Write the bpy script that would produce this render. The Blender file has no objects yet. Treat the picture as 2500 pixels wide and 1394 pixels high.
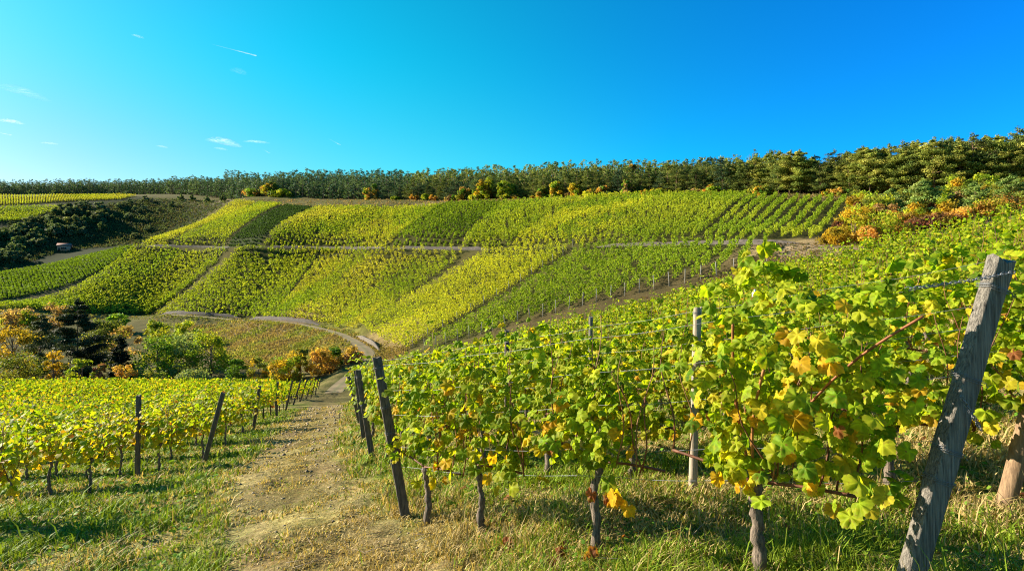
import bpy, math, random
import numpy as np
from mathutils import Vector
random.seed(7)
R = np.random.default_rng(11)
scene = bpy.context.scene
COL = scene.collection
PI = math.pi

# ------------------------------------------------------------------ camera, sky, sun, exposure
F = 1350.0            # focal length in photo pixels (photo is 2500 wide)
HOR = 640.0           # photo row of the horizon
cam_d = bpy.data.cameras.new("camera")
cam = bpy.data.objects.new("camera", cam_d); COL.objects.link(cam)
cam.location = (0, 0, 0); cam.rotation_euler = (PI/2, 0, 0)
cam_d.sensor_width = 36.0; cam_d.sensor_fit = 'HORIZONTAL'
cam_d.lens = 36.0*F/2500.0
cam_d.shift_y = -(697.0-HOR)/2500.0
cam_d.clip_start = 0.05; cam_d.clip_end = 9000
scene.camera = cam

SUN_AZ = math.radians(-72); SUN_EL = math.radians(22)
sdir = Vector((math.sin(SUN_AZ)*math.cos(SUN_EL), math.cos(SUN_AZ)*math.cos(SUN_EL), math.sin(SUN_EL)))
sl = bpy.data.lights.new("sun", 'SUN'); sl.energy = 5.0; sl.angle = math.radians(0.5); sl.color = (1.0, 0.89, 0.70)
so = bpy.data.objects.new("sun", sl); COL.objects.link(so); so.rotation_euler = sdir.to_track_quat('Z', 'Y').to_euler()

w = bpy.data.worlds.new("World"); scene.world = w; w.use_nodes = True
nt = w.node_tree; nt.nodes.clear()
def N(t, kind, **kw):
    n = t.nodes.new(kind)
    for k, v in kw.items(): setattr(n, k, v)
    return n
sky = N(nt, 'ShaderNodeTexSky', sky_type='NISHITA', sun_disc=False, sun_elevation=SUN_EL, sun_rotation=SUN_AZ,
        altitude=200, air_density=1.0, dust_density=0.5, ozone_density=3.0)
hs = N(nt, 'ShaderNodeHueSaturation'); hs.inputs['Saturation'].default_value = 1.30; hs.inputs['Value'].default_value = 1.0
tc = N(nt, 'ShaderNodeTexCoord')
dotn = N(nt, 'ShaderNodeVectorMath', operation='DOT_PRODUCT'); dotn.inputs[1].default_value = (0.94, 0.34, 0)
mr = N(nt, 'ShaderNodeMapRange'); mr.inputs['From Min'].default_value = -0.55; mr.inputs['From Max'].default_value = 0.95
tint = N(nt, 'ShaderNodeValToRGB'); cr_ = tint.color_ramp; cr_.interpolation = 'EASE'
cr_.elements[0].position = 0.0; cr_.elements[0].color = (0.45, 1.16, 0.95, 1); cr_.elements[1].position = 1.0; cr_.elements[1].color = (0.05, 0.88, 1.5, 1)
e_ = cr_.elements.new(0.42); e_.color = (0.07, 1.46, 1.08, 1)
mul = N(nt, 'ShaderNodeMix', data_type='RGBA', blend_type='MULTIPLY'); mul.inputs[0].default_value = 1.0
bg = N(nt, 'ShaderNodeBackground'); bg.inputs['Strength'].default_value = 0.060
wo = N(nt, 'ShaderNodeOutputWorld')
L = nt.links.new
L(sky.outputs[0], hs.inputs['Color']); L(tc.outputs['Generated'], dotn.inputs[0]); L(dotn.outputs['Value'], mr.inputs['Value'])
L(mr.outputs[0], tint.inputs[0]); L(hs.outputs[0], mul.inputs[6]); sep = N(nt, 'ShaderNodeSeparateXYZ'); L(tc.outputs['Generated'], sep.inputs[0])
mz = N(nt, 'ShaderNodeMapRange', interpolation_type='SMOOTHSTEP'); mz.inputs['From Min'].default_value = 0.10; mz.inputs['From Max'].default_value = 0.36; mz.inputs['To Min'].default_value = 1.0; mz.inputs['To Max'].default_value = 0.0
L(sep.outputs['Z'], mz.inputs['Value'])
ml = N(nt, 'ShaderNodeMapRange'); ml.inputs['From Min'].default_value = 0.75; ml.inputs['From Max'].default_value = 0.15; L(mr.outputs[0], ml.inputs['Value'])
mm_ = N(nt, 'ShaderNodeMath', operation='MULTIPLY'); L(mz.outputs[0], mm_.inputs[0]); L(ml.outputs[0], mm_.inputs[1])
hz = N(nt, 'ShaderNodeMix', data_type='RGBA'); hz.inputs[7].default_value = (0.66, 0.78, 0.78, 1)
L(mm_.outputs[0], hz.inputs[0]); L(tint.outputs[0], hz.inputs[6]); L(hz.outputs[2], mul.inputs[7])
L(mul.outputs[2], bg.inputs[0]); L(bg.outputs[0], wo.inputs[0])

vs = scene.view_settings
vs.view_transform = 'Standard'; vs.look = 'None'; vs.gamma = 1.0; vs.exposure = 1.6
scene.cycles.filter_width = 1.1; scene.cycles.use_denoising = True; scene.cycles.denoising_prefilter = "NONE"; scene.cycles.max_bounces = 6; scene.cycles.diffuse_bounces = 3; scene.cycles.transmission_bounces = 4
scene.cycles.transparent_max_bounces = 8; scene.cycles.caustics_reflective = False; scene.cycles.caustics_refractive = False

# ------------------------------------------------------------------ small helpers
def tag(o, label=None, cat=None, group=None, kind=None):
    if label: o['label'] = label
    if cat: o['category'] = cat
    if group: o['group'] = group
    if kind: o['kind'] = kind
    return o
def empty(name, loc=(0, 0, 0), rz=0.0):
    o = bpy.data.objects.new(name, None); COL.objects.link(o)
    o.location = loc; o.rotation_euler = (0, 0, rz); o.empty_display_size = 0.2
    return o
class MB:
    """Collects vertices, faces and face-vertex colours; build() links them as ONE mesh object."""
    def __init__(self): self.V = []; self.C = []; self.F = []; self.n = 0
    def add(self, V, Fc, C=None):
        V = np.asarray(V, float).reshape(-1, 3)
        C = np.full((len(V), 3), 0.5) if C is None else np.broadcast_to(np.asarray(C, float), (len(V), 3))
        self.V.append(V); self.C.append(C)
        Fl = Fc if isinstance(Fc, list) else [Fc]
        for f in Fl:
            f = np.asarray(f, np.int64)
            if f.size: self.F.append(f + self.n)
        self.n += len(V); return self
    def mesh(self, name, mat, smooth=False):
        V = np.concatenate(self.V); C = np.concatenate(self.C)
        loops = np.concatenate([f.ravel() for f in self.F])
        tot = np.concatenate([np.full(len(f), f.shape[1], np.int32) for f in self.F])
        start = np.concatenate([[0], np.cumsum(tot)[:-1]])
        me = bpy.data.meshes.new(name)
        me.vertices.add(len(V)); me.vertices.foreach_set('co', V.astype(np.float32).ravel())
        me.loops.add(len(loops)); me.loops.foreach_set('vertex_index', loops.astype(np.int32))
        me.polygons.add(len(tot)); me.polygons.foreach_set('loop_start', start.astype(np.int32)); me.polygons.foreach_set('loop_total', tot)
        if smooth: me.polygons.foreach_set('use_smooth', np.ones(len(tot), bool))
        me.update(calc_edges=True)
        a = me.color_attributes.new('Col', 'FLOAT_COLOR', 'POINT')
        a.data.foreach_set('color', np.concatenate([C, np.ones((len(C), 1))], 1).astype(np.float32).ravel())
        me.materials.append(mat)
        return me
    def build(self, name, mat, parent=None, smooth=False):
        o = bpy.data.objects.new(name, self.mesh(name, mat, smooth)); COL.objects.link(o)
        if parent: o.parent = parent
        return o
    def tube(self, P, r, sides=6, C=None, caps=True, jitter=0.0):
        P = np.asarray(P, float); k = len(P); r = np.broadcast_to(np.asarray(r, float), (k,))
        T = np.gradient(P, axis=0); T /= np.linalg.norm(T, axis=1)[:, None] + 1e-9
        ref = np.array([0, 0, 1.0]) if abs(T[0][2]) < 0.9 else np.array([1.0, 0, 0])
        V = []
        for i in range(k):
            a = np.cross(T[i], ref); a /= np.linalg.norm(a) + 1e-9; b = np.cross(a, T[i])
            th = np.arange(sides)*2*PI/sides
            rr = r[i]*(1 + (jitter*R.uniform(-1, 1, sides) if jitter else 0))
            V.append(P[i] + (np.cos(th)*rr)[:, None]*a + (np.sin(th)*rr)[:, None]*b)
        V = np.concatenate(V)
        i = np.arange(k-1)[:, None]*sides; j = np.arange(sides)[None, :]; jn = (j+1) % sides
        Q = np.stack([i+j, i+jn, i+sides+jn, i+sides+j], -1).reshape(-1, 4)
        Fs = [Q]
        if caps:
            c0 = len(V); V = np.concatenate([V, P[:1], P[-1:]])
            j = np.arange(sides); jn = (j+1) % sides
            Fs += [np.stack([np.full(sides, c0), jn, j], 1), np.stack([np.full(sides, c0+1), (k-1)*sides+j, (k-1)*sides+jn], 1)]
        return self.add(V, Fs, C)
    def box(self, c, s, rot=0.0, C=None):
        x, y, z = [v/2 for v in s]
        V = np.array([[sx*x, sy*y, sz*z] for sz in (-1, 1) for sx, sy in ((-1, -1), (1, -1), (1, 1), (-1, 1))])
        cr, sr = math.cos(rot), math.sin(rot)
        V = np.stack([V[:, 0]*cr-V[:, 1]*sr, V[:, 0]*sr+V[:, 1]*cr, V[:, 2]], 1)+np.asarray(c, float)
        return self.add(V, np.array([[0, 3, 2, 1], [4, 5, 6, 7], [0, 1, 5, 4], [1, 2, 6, 5], [2, 3, 7, 6], [3, 0, 4, 7]]), C)

# smooth 2-D noise
_nd = R.normal(size=(28, 2)); _nd /= np.linalg.norm(_nd, axis=1)[:, None]; _np = R.uniform(0, 2*PI, 28); _nf = R.uniform(0.6, 1.7, 28)
def noise(x, y, s):
    x = np.asarray(x, float)/s; y = np.asarray(y, float)/s
    o = 0
    for i in range(14): o = o + np.sin((x*_nd[i, 0]+y*_nd[i, 1])*_nf[i]*2*PI*0.5+_np[i] + 1.3*np.sin((x*_nd[i+14, 0]+y*_nd[i+14, 1])*_nf[i+14]*1.9+_np[i+14]))
    return o/4.0
def sstep(a, b, x):
    t = np.clip((np.asarray(x, float)-a)/(b-a), 0, 1); return t*t*(3-2*t)

# ------------------------------------------------------------------ materials
def newmat(name):
    m = bpy.data.materials.new(name); m.use_nodes = True; t = m.node_tree; t.nodes.clear()
    return m, t, N(t, 'ShaderNodeOutputMaterial')
def leaf_mat(name, trans=0.4, rough=0.55, jit=0.25, tboost=(1.25, 1.15, 0.5), nscale=60.0, namt=0.25, spec=0.12, spots=False):
    m, t, out = newmat(name); Lk = t.links.new
    at = N(t, 'ShaderNodeAttribute', attribute_name='Col')
    oi = N(t, 'ShaderNodeObjectInfo')
    mrv = N(t, 'ShaderNodeMapRange'); mrv.inputs['To Min'].default_value = 1-jit; mrv.inputs['To Max'].default_value = 1+jit
    Lk(oi.outputs['Random'], mrv.inputs['Value'])
    tcn = N(t, 'ShaderNodeTexCoord')
    nz = N(t, 'ShaderNodeTexNoise'); nz.inputs['Scale'].default_value = nscale; nz.inputs['Detail'].default_value = 3
    Lk(tcn.outputs['Object'], nz.inputs['Vector'])
    mrn = N(t, 'ShaderNodeMapRange'); mrn.inputs['From Min'].default_value = 0.3; mrn.inputs['From Max'].default_value = 0.7
    mrn.inputs['To Min'].default_value = 1-namt; mrn.inputs['To Max'].default_value = 1+namt
    Lk(nz.outputs['Fac'], mrn.inputs['Value'])
    mm = N(t, 'ShaderNodeMath', operation='MULTIPLY'); Lk(mrv.outputs[0], mm.inputs[0]); Lk(mrn.outputs[0], mm.inputs[1])
    vm = N(t, 'ShaderNodeVectorMath', operation='SCALE'); Lk(at.outputs['Color'], vm.inputs[0]); Lk(mm.outputs[0], vm.inputs['Scale'])
    if spots:    # yellowing and brown blotches
        for sc_, a_, b_, c_, w_ in ((20, .55, .70, (.46, .42, .03), .6), (48, .64, .70, (.24, .12, .03), .8)):
            n2_ = N(t, 'ShaderNodeTexNoise'); n2_.inputs['Scale'].default_value = sc_; n2_.inputs['Detail'].default_value = 2; Lk(tcn.outputs['Object'], n2_.inputs['Vector'])
            m2_ = N(t, 'ShaderNodeMapRange'); m2_.inputs['From Min'].default_value = a_; m2_.inputs['From Max'].default_value = b_; m2_.inputs['To Max'].default_value = w_; Lk(n2_.outputs['Fac'], m2_.inputs['Value'])
            x2_ = N(t, 'ShaderNodeMix', data_type='RGBA'); Lk(m2_.outputs[0], x2_.inputs[0]); Lk(vm.outputs[0], x2_.inputs[6]); x2_.inputs[7].default_value = (*c_, 1)
            vm = N(t, 'ShaderNodeVectorMath', operation='SCALE'); vm.inputs['Scale'].default_value = 1.0; Lk(x2_.outputs[2], vm.inputs[0])
    pb = N(t, 'ShaderNodeBsdfPrincipled'); pb.inputs['Roughness'].default_value = rough
    pb.inputs['Specular IOR Level'].default_value = spec
    Lk(vm.outputs[0], pb.inputs['Base Color'])
    tr = N(t, 'ShaderNodeBsdfTranslucent')
    tm = N(t, 'ShaderNodeVectorMath', operation='MULTIPLY'); tm.inputs[1].default_value = tboost
    Lk(vm.outputs[0], tm.inputs[0]); Lk(tm.outputs[0], tr.inputs['Color'])
    mx = N(t, 'ShaderNodeMixShader'); mx.inputs[0].default_value = trans
    Lk(pb.outputs[0], mx.inputs[1]); Lk(tr.outputs[0], mx.inputs[2]); Lk(mx.outputs[0], out.inputs['Surface'])
    return m
def surf_mat(name, scale=(8, 8, 8), detail=6, amt=0.5, rough=0.85, bump=0.4, coords='Object', dist=0.02, cols=None, spec=0.3):
    """colour = Col attribute (or ramp of two colours) broken up by two noises, with bump"""
    m, t, out = newmat(name); Lk = t.links.new
    tcn = N(t, 'ShaderNodeTexCoord'); mp = N(t, 'ShaderNodeMapping'); mp.inputs['Scale'].default_value = scale
    Lk(tcn.outputs[coords], mp.inputs['Vector'])
    nz = N(t, 'ShaderNodeTexNoise'); nz.inputs['Scale'].default_value = 1.0; nz.inputs['Detail'].default_value = detail; nz.inputs['Roughness'].default_value = 0.65
    Lk(mp.outputs[0], nz.inputs['Vector'])
    mrn = N(t, 'ShaderNodeMapRange'); mrn.inputs['From Min'].default_value = 0.3; mrn.inputs['From Max'].default_value = 0.7
    pb = N(t, 'ShaderNodeBsdfPrincipled'); pb.inputs['Roughness'].default_value = rough; pb.inputs['Specular IOR Level'].default_value = spec
    if cols is None:
        mrn.inputs['To Min'].default_value = 1-amt; mrn.inputs['To Max'].default_value = 1+amt
        Lk(nz.outputs['Fac'], mrn.inputs['Value'])
        at = N(t, 'ShaderNodeAttribute', attribute_name='Col')
        vm = N(t, 'ShaderNodeVectorMath', operation='SCALE'); Lk(at.outputs['Color'], vm.inputs[0]); Lk(mrn.outputs[0], vm.inputs['Scale'])
        Lk(vm.outputs[0], pb.inputs['Base Color'])
    else:
        Lk(nz.outputs['Fac'], mrn.inputs['Value'])
        mx = N(t, 'ShaderNodeMix', data_type='RGBA'); mx.inputs[6].default_value = (*cols[0], 1); mx.inputs[7].default_value = (*cols[1], 1)
        Lk(mrn.outputs[0], mx.inputs[0]); Lk(mx.outputs[2], pb.inputs['Base Color'])
    if bump:
        bp = N(t, 'ShaderNodeBump'); bp.inputs['Strength'].default_value = bump; bp.inputs['Distance'].default_value = dist
        Lk(nz.outputs['Fac'], bp.inputs['Height']); Lk(bp.outputs[0], pb.inputs['Normal'])
    Lk(pb.outputs[0], out.inputs['Surface'])
    return m
M = {}
M['vine_leaf'] = leaf_mat('vine_leaf', spots=True, trans=0.56, tboost=(1.35, 1.3, .4), jit=0.12, nscale=26, namt=0.22)
M['far_leaf'] = leaf_mat('far_leaf', spec=.02, trans=0.45, jit=0.0, nscale=0.05, namt=0.12)
M['tree_leaf'] = leaf_mat('tree_leaf', spec=.05, trans=0.5, jit=0.22, nscale=0.9, namt=0.3)
M['needle'] = leaf_mat('needle', spec=.05, trans=0.25, jit=0.25, nscale=0.9, namt=0.25)
M['grass'] = leaf_mat('grass', spec=.06, trans=0.3, jit=0.0, nscale=3, namt=0.2)
M['bark'] = surf_mat('bark', (60, 60, 12), 5, rough=0.95, bump=1.0, dist=0.02, cols=((0.03, 0.022, 0.017), (0.27, 0.21, 0.16)))
M['cane'] = surf_mat('cane', (30, 30, 10), 4, amt=0.4, bump=0.2, dist=0.004, rough=0.6)
M['tree_bark'] = surf_mat('tree_bark', (3, 3, 0.8), 5, rough=0.9, bump=0.6, dist=0.05, cols=((0.06, 0.04, 0.03), (0.28, 0.17, 0.10)))
M['old_wood'] = surf_mat('old_wood', (105, 105, 4), 10, rough=0.95, bump=1.0, dist=0.03, cols=((0.036, 0.032, 0.028), (0.37, 0.33, 0.28)))
M['brown_wood'] = surf_mat('brown_wood', (60, 60, 4), 8, rough=0.85, bump=0.7, dist=0.008, cols=((0.10, 0.06, 0.035), (0.32, 0.21, 0.12)))
M['pale_wood'] = surf_mat('pale_wood', (60, 60, 4), 8, rough=0.85, bump=0.7, dist=0.008, cols=((0.16, 0.12, 0.085), (0.46, 0.38, 0.29)))
M['dark_wood'] = surf_mat('dark_wood', (60, 60, 4), 8, rough=0.9, bump=0.7, dist=0.008, cols=((0.03, 0.026, 0.024), (0.17, 0.14, 0.11)))
def ground_mat():
    m, t, out = newmat('ground'); Lk = t.links.new
    tcn = N(t, 'ShaderNodeTexCoord'); at = N(t, 'ShaderNodeAttribute', attribute_name='Col'); col = at.outputs['Color']
    hgt = None
    for sc_, amt, det in ((0.35, .30, 5), (7.0, .45, 6), (38.0, .55, 4)):
        nz = N(t, 'ShaderNodeTexNoise'); nz.inputs['Scale'].default_value = sc_; nz.inputs['Detail'].default_value = det; nz.inputs['Roughness'].default_value = .65
        Lk(tcn.outputs['Object'], nz.inputs['Vector'])
        mrn = N(t, 'ShaderNodeMapRange'); mrn.inputs['From Min'].default_value = .33; mrn.inputs['From Max'].default_value = .67; mrn.inputs['To Min'].default_value = 1-amt; mrn.inputs['To Max'].default_value = 1+amt
        Lk(nz.outputs['Fac'], mrn.inputs['Value'])
        vm = N(t, 'ShaderNodeVectorMath', operation='SCALE'); Lk(col, vm.inputs[0]); Lk(mrn.outputs[0], vm.inputs['Scale']); col = vm.outputs[0]; hgt = nz.outputs['Fac']
    # flecks of green and of dry straw
    nz = N(t, 'ShaderNodeTexNoise'); nz.inputs['Scale'].default_value = 19; nz.inputs['Detail'].default_value = 5; Lk(tcn.outputs['Object'], nz.inputs['Vector'])
    for a_, b_, c_ in ((.56, .64, (.12, .16, .025)), (.44, .36, None)):
        mrn = N(t, 'ShaderNodeMapRange'); mrn.inputs['From Min'].default_value = a_; mrn.inputs['From Max'].default_value = b_; mrn.inputs['To Max'].default_value = .3 if c_ else .9; Lk(nz.outputs['Fac'], mrn.inputs['Value'])
        mx = N(t, 'ShaderNodeMix', data_type='RGBA'); Lk(mrn.outputs[0], mx.inputs[0]); Lk(col, mx.inputs[6]); 
        if c_: mx.inputs[7].default_value = (*c_, 1)
        else:
            vm = N(t, 'ShaderNodeVectorMath', operation='MULTIPLY'); vm.inputs[1].default_value = (1.7, 1.6, 1.4); Lk(col, vm.inputs[0]); Lk(vm.outputs[0], mx.inputs[7])
        col = mx.outputs[2]
    pb = N(t, 'ShaderNodeBsdfPrincipled'); pb.inputs['Roughness'].default_value = 1; pb.inputs['Specular IOR Level'].default_value = .03
    bp = N(t, 'ShaderNodeBump'); bp.inputs['Strength'].default_value = .8; bp.inputs['Distance'].default_value = .025
    Lk(hgt, bp.inputs['Height']); Lk(bp.outputs[0], pb.inputs['Normal']); Lk(col, pb.inputs['Base Color']); Lk(pb.outputs[0], out.inputs['Surface'])
    return m
M['ground'] = ground_mat()
M['stone'] = surf_mat('stone', (1.3, 1.3, 3), 8, rough=0.95, bump=0.8, dist=0.08, cols=((0.028, 0.024, 0.022), (0.12, 0.10, 0.085)))
M['pale_stone'] = surf_mat('pale_stone', (1.3, 1.3, 3), 8, rough=0.95, bump=0.8, dist=0.08, cols=((0.07, 0.058, 0.048), (0.19, 0.155, 0.12)))
M['road'] = surf_mat('road', (0.7, 0.7, 0.7), 9, amt=0.3, rough=0.95, bump=0.2)
m, t, out = newmat('galvanised_wire'); pb = N(t, 'ShaderNodeBsdfPrincipled'); pb.inputs['Metallic'].default_value = 0.75
pb.inputs['Roughness'].default_value = 0.6; pb.inputs['Base Color'].default_value = (0.20, 0.21, 0.23, 1); t.links.new(pb.outputs[0], out.inputs[0]); M['wire'] = m

# ------------------------------------------------------------------ terrain: control points (photo column, row, distance) or (X, Y, Z)
def W(px, py, Y): return ((px-1250)/F*Y, Y, -(py-HOR)/F*Y)
CP = [(-1.27, 6.6, -3.04), (-.33, 5.7, -2.79), (.71, 4.7, -2.45), (1.68, 3.77, -2.2), (2.33, 3.15, -1.9), (2.0, 6.1, -2.49),
      (-2.68, 10.6, -3.75), (3.36, 4.8, -2.08), (3.83, 4.35, -1.95), (4.94, 5.9, -1.79), (-3.7, 14, -4.5), (-5.1, 18.5, -5.4),
      (-7.8, 9, -4.1), (-7.9, 14, -5.1), (-9.5, 20, -6.1), (-11.6, 27, -7.5), (-15.3, 38, -9.9), (-20.6, 55, -13.5), (-26, 75, -17.7),
      (-23.3, 75, -16.9), (-1.5, 5.2, -2.95), (-4.2, 6.0, -3.4), (-51, 55, -13.4), (-42, 60, -14.4), (-34, 66, -16.0), (-23, 25, -8.3),
      (24.9, 28, .7), (21, 30, -.2), (15.4, 32, -1.9), (6.1, 33, -4.5), (-2.5, 34, -6.9), (-10, 35, -9.0),
      (8.9, 50, -9.5), (23, 50, -5.5), (-3.9, 55, -13), (37, 50, 0.5), (42, 48, 2.5), (-13, 62, -15.5),
      (0, 0, -1.8), (-4, 0, -2.7), (4, 0, -1.2), (8, 8, -1.3), (14, 14, -.7), (6, 16, -2.9), (0, 20, -4.6), (12, 22, -2.0),
      W(1900, 640, 68), W(1650, 718, 68), W(1400, 788, 70), W(1150, 850, 76), W(985, 862, 88), W(2050, 608, 72), W(2150, 562, 85), W(2300, 522, 85), W(2480, 505, 85),
      W(350, 768, 186), W(580, 775, 165), W(800, 798, 130), W(870, 820, 112), W(915, 868, 92),
      W(350, 602, 230), W(600, 605, 200), W(950, 607, 165), W(1180, 612, 140), W(1450, 605, 112), W(1750, 597, 90), W(2000, 597, 75),
      W(560, 491, 300), W(700, 500, 268), W(900, 496, 240), W(1200, 491, 200), W(1450, 485, 170), W(1800, 478, 140), W(2080, 488, 120),
      W(2300, 470, 112), W(2560, 455, 105),
      W(700, 925, 88), W(450, 932, 98), W(200, 928, 105), W(0, 905, 112), W(600, 862, 116), W(450, 812, 150), W(150, 790, 150), W(0, 770, 150),
      W(0, 742, 172), W(0, 712, 190), W(150, 745, 178), W(100, 690, 205), W(0, 668, 225), W(157, 609, 268), W(280, 606, 258), W(400, 590, 275),
      W(0, 560, 282), W(70, 545, 292), W(200, 510, 318), W(360, 483, 352), W(540, 497, 322), W(450, 545, 300),
      W(0, 478, 480), W(250, 476, 480), W(400, 478, 440), W(590, 492, 315),
      (-9.6, 260, 31), (77, 190, 22), (105, 150, 19), (116, 130, 17.5), (-80, 310, 37), (-183, 380, 45), (-385, 520, 62), (-520, 560, 63),
      (-500, 900, 60), (0, 900, 45), (400, 700, 40), (-900, 700, 60), (300, 300, 35), (200, 120, 22), (120, 60, 12), (60, 10, 6), (100, 0, 9),
      (20, -20, 1), (-12, -8, -4), (-40, -10, -9), (0, -60, -4), (-110, 30, -16), (-100, -100, -18), (200, -150, 15), (-150, 120, -20), (-200, 150, -12), (-330, 250, 12),
      (0, 1600, 40), (-1200, 1300, 55), (1200, 900, 40), (1300, -600, 30), (-1300, 0, 0), (0, -1500, 0), (-1200, -1200, 0)]
CP = np.array(CP, float)
S = 50.0
def _k(r2): return np.where(r2 > 1e-12, 0.5*r2*np.log(np.maximum(r2, 1e-12)), 0)
_c = CP[:, :2]/S
_A = _k(((_c[:, None]-_c[None])**2).sum(-1)) + np.eye(len(_c))*2e-4
_P = np.concatenate([np.ones((len(_c), 1)), _c], 1)
_M = np.block([[_A, _P], [_P.T, np.zeros((3, 3))]])
_s = np.linalg.solve(_M, np.concatenate([CP[:, 2], np.zeros(3)]))
def base_z(x, y):
    x = np.atleast_1d(np.asarray(x, float)); y = np.atleast_1d(np.asarray(y, float)); sh = x.shape
    q = np.stack([x.ravel(), y.ravel()], 1)/S; o = np.empty(len(q))
    for i in range(0, len(q), 40000):
        b = q[i:i+40000]; o[i:i+40000] = _k(((b[:, None]-_c[None])**2).sum(-1)) @ _s[:-3] + _s[-3] + b @ _s[-2:]
    return o.reshape(sh)
def hit(px, py, y0=45.0, y1=700.0):
    Y = np.geomspace(y0, y1, 1500); X = (px-1250)/F*Y; Zr = -(py-HOR)/F*Y
    d = Zr-base_z(X, Y); k = np.where(d < 0)[0]
    i = k[0] if len(k) else np.argmin(d)
    return np.array([X[i], Y[i]])
def polyline(P, step):  # resampled and smoothed
    P = np.asarray(P, float); seg = np.linalg.norm(np.diff(P, axis=0), axis=1); s = np.concatenate([[0], np.cumsum(seg)])
    n = max(2, int(s[-1]/step)); u = np.linspace(0, s[-1], n)
    Q = np.stack([np.interp(u, s, P[:, i]) for i in range(P.shape[1])], 1)
    for _ in range(int(3/step)+3): Q[1:-1] = 0.25*Q[:-2]+0.5*Q[1:-1]+0.25*Q[2:]
    return Q
def road_line(pts, y0, tail=()):
    pts = np.array(pts, float); px = np.arange(pts[0, 0], pts[-1, 0]+1, 20.0); py = np.interp(px, pts[:, 0], pts[:, 1])
    Q = np.array([hit(a, b, y0) for a, b in zip(px, py)])
    for _ in range(4): Q[1:-1] = .25*Q[:-2]+.5*Q[1:-1]+.25*Q[2:]
    return polyline(np.concatenate([Q, np.array(tail).reshape(-1, 2)]), 1.5)
LOWER = road_line(((-140, 768), (200, 768), (350, 768), (580, 778), (700, 788), (800, 802), (862, 828), (905, 862)), 84, [(-22.9, 88), (-24, 80), (-23.5, 74), (-18.5, 52)])
UPPER = road_line(((330, 603), (600, 606), (950, 609), (1180, 612), (1450, 605), (1750, 598), (2000, 598), (2060, 601)), 62)
def dist_to(Q, x, y, want_z=False):
    x = x.ravel(); y = y.ravel(); d = np.empty(len(x)); idx = np.empty(len(x), int)
    for i in range(0, len(x), 20000):
        dd = (x[i:i+20000, None]-Q[None, :, 0])**2+(y[i:i+20000, None]-Q[None, :, 1])**2
        idx[i:i+20000] = dd.argmin(1); d[i:i+20000] = np.sqrt(dd.min(1))
    return d, idx
def smooth1(z, n=12):
    z = z.copy()
    for _ in range(n): z[1:-1] = 0.25*z[:-2]+0.5*z[1:-1]+0.25*z[2:]
    return z
ROADS = [(Q_, smooth1(base_z(Q_[:, 0], Q_[:, 1]), 8)) for Q_ in (LOWER, UPPER)]
def tz(x, y, rough=True):
    x = np.atleast_1d(np.asarray(x, float)); y = np.atleast_1d(np.asarray(y, float)); sh = x.shape
    x = x.ravel(); y = y.ravel()
    z = base_z(x, y)
    r = np.sqrt(x*x+y*y)
    if rough: z = z + 0.018*noise(x, y, 1.1)*(1-sstep(30, 60, r)) + 0.22*noise(x, y, 23)*sstep(60, 140, r) + 0.02*noise(x+9, y, 0.4)*(1-sstep(12, 25, r))
    far = (y > 40) & (y < 260) & (np.abs(x) < 260)
    if far.any():
        xf, yf, zf = x[far], y[far], z[far]
        for Q, qz in ROADS:
            d, i = dist_to(Q, xf, yf)
            zf = np.where(d < 7, qz[i]+(zf-qz[i])*sstep(1.7, 5.5, d), zf)
        z[far] = zf
    return z.reshape(sh)

PATH = polyline([(0.2, 1.0), (-0.5, 3.0), (-1.9, 5.6), (-3.4, 8.5), (-5.2, 13), (-6.6, 18), (-8.8, 26), (-12.6, 37), (-18.2, 53), (-23.5, 74)], 0.5)
def far_poly(pts): return np.array([hit(a, b) for a, b in pts])
def inside(poly, x, y):
    c = np.zeros(x.shape, bool); n = len(poly)
    for i in range(n):
        x0, y0 = poly[i]; x1, y1 = poly[(i+1) % n]
        k = ((y0 > y) != (y1 > y)) & (x < (x1-x0)*(y-y0)/(y1-y0+1e-12)+x0); c ^= k
    return c
# plots of the far hillside: bottom-left, bottom-right, top-right, top-left (photo), leaf colours, height
G1 = (0.22, 0.31, 0.026); G2 = (0.125, 0.20, 0.018); YG = (0.35, 0.40, 0.035); YL = (0.47, 0.48, 0.04); OL = (0.40, 0.39, 0.05); DG = (0.045, 0.085, 0.025)
PLOTS = [
 ((345, 597), (405, 597), (625, 498), (575, 492), [YG, OL], 1.8), ((412, 597), (545, 598), (690, 500), (632, 497), [YG, G1], 1.8),
 ((550, 600), (625, 600), (762, 507), (700, 501), [DG, DG], 0.9),
 ((635, 598), (945, 602), (1085, 505), (775, 508), [OL, YG, G1], 1.7),
 ((950, 602), (1115, 605), (1228, 495), (1090, 499), [G2, G1], 1.5, 2.2, .08), ((1120, 605), (1238, 603), (1420, 489), (1232, 495), [G1, YG], 1.9),
 ((1245, 600), (1440, 597), (1625, 482), (1428, 488), [YG, YL, G1], 1.9), ((1445, 597), (1700, 588), (1830, 478), (1630, 481), [G1, YG], 1.9),
 ((1706, 588), (1995, 587), (2080, 490), (1836, 478), [G1, G1, YG], 1.65, 2.35, .09),
 ((-70, 760), (362, 764), (574, 607), (334, 604), [G1, YG], 1.8), ((380, 764), (640, 780), (790, 609), (594, 608), [YG, G1], 1.8),
 ((645, 780), (868, 800), (1154, 614), (795, 609), [G1, YG, OL], 1.8), ((875, 797), (988, 860), (1410, 608), (1204, 613), [YG, YL, YG], 1.9),
 ((1022, 860), (1893, 649), (1886, 603), (1432, 607), [G2, G1, G1], 1.85, 2.5, .12),
 ((-60, 505), (295, 488), (335, 479), (-60, 480), [YG, OL], 1.6), ((-60, 548), (60, 540), (180, 505), (-60, 508), [G1, YG], 1.6),
 ((-60, 740), (328, 612), (296, 606), (-60, 672), [G2, G2], 1.0, 1.2, .2)]
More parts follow.
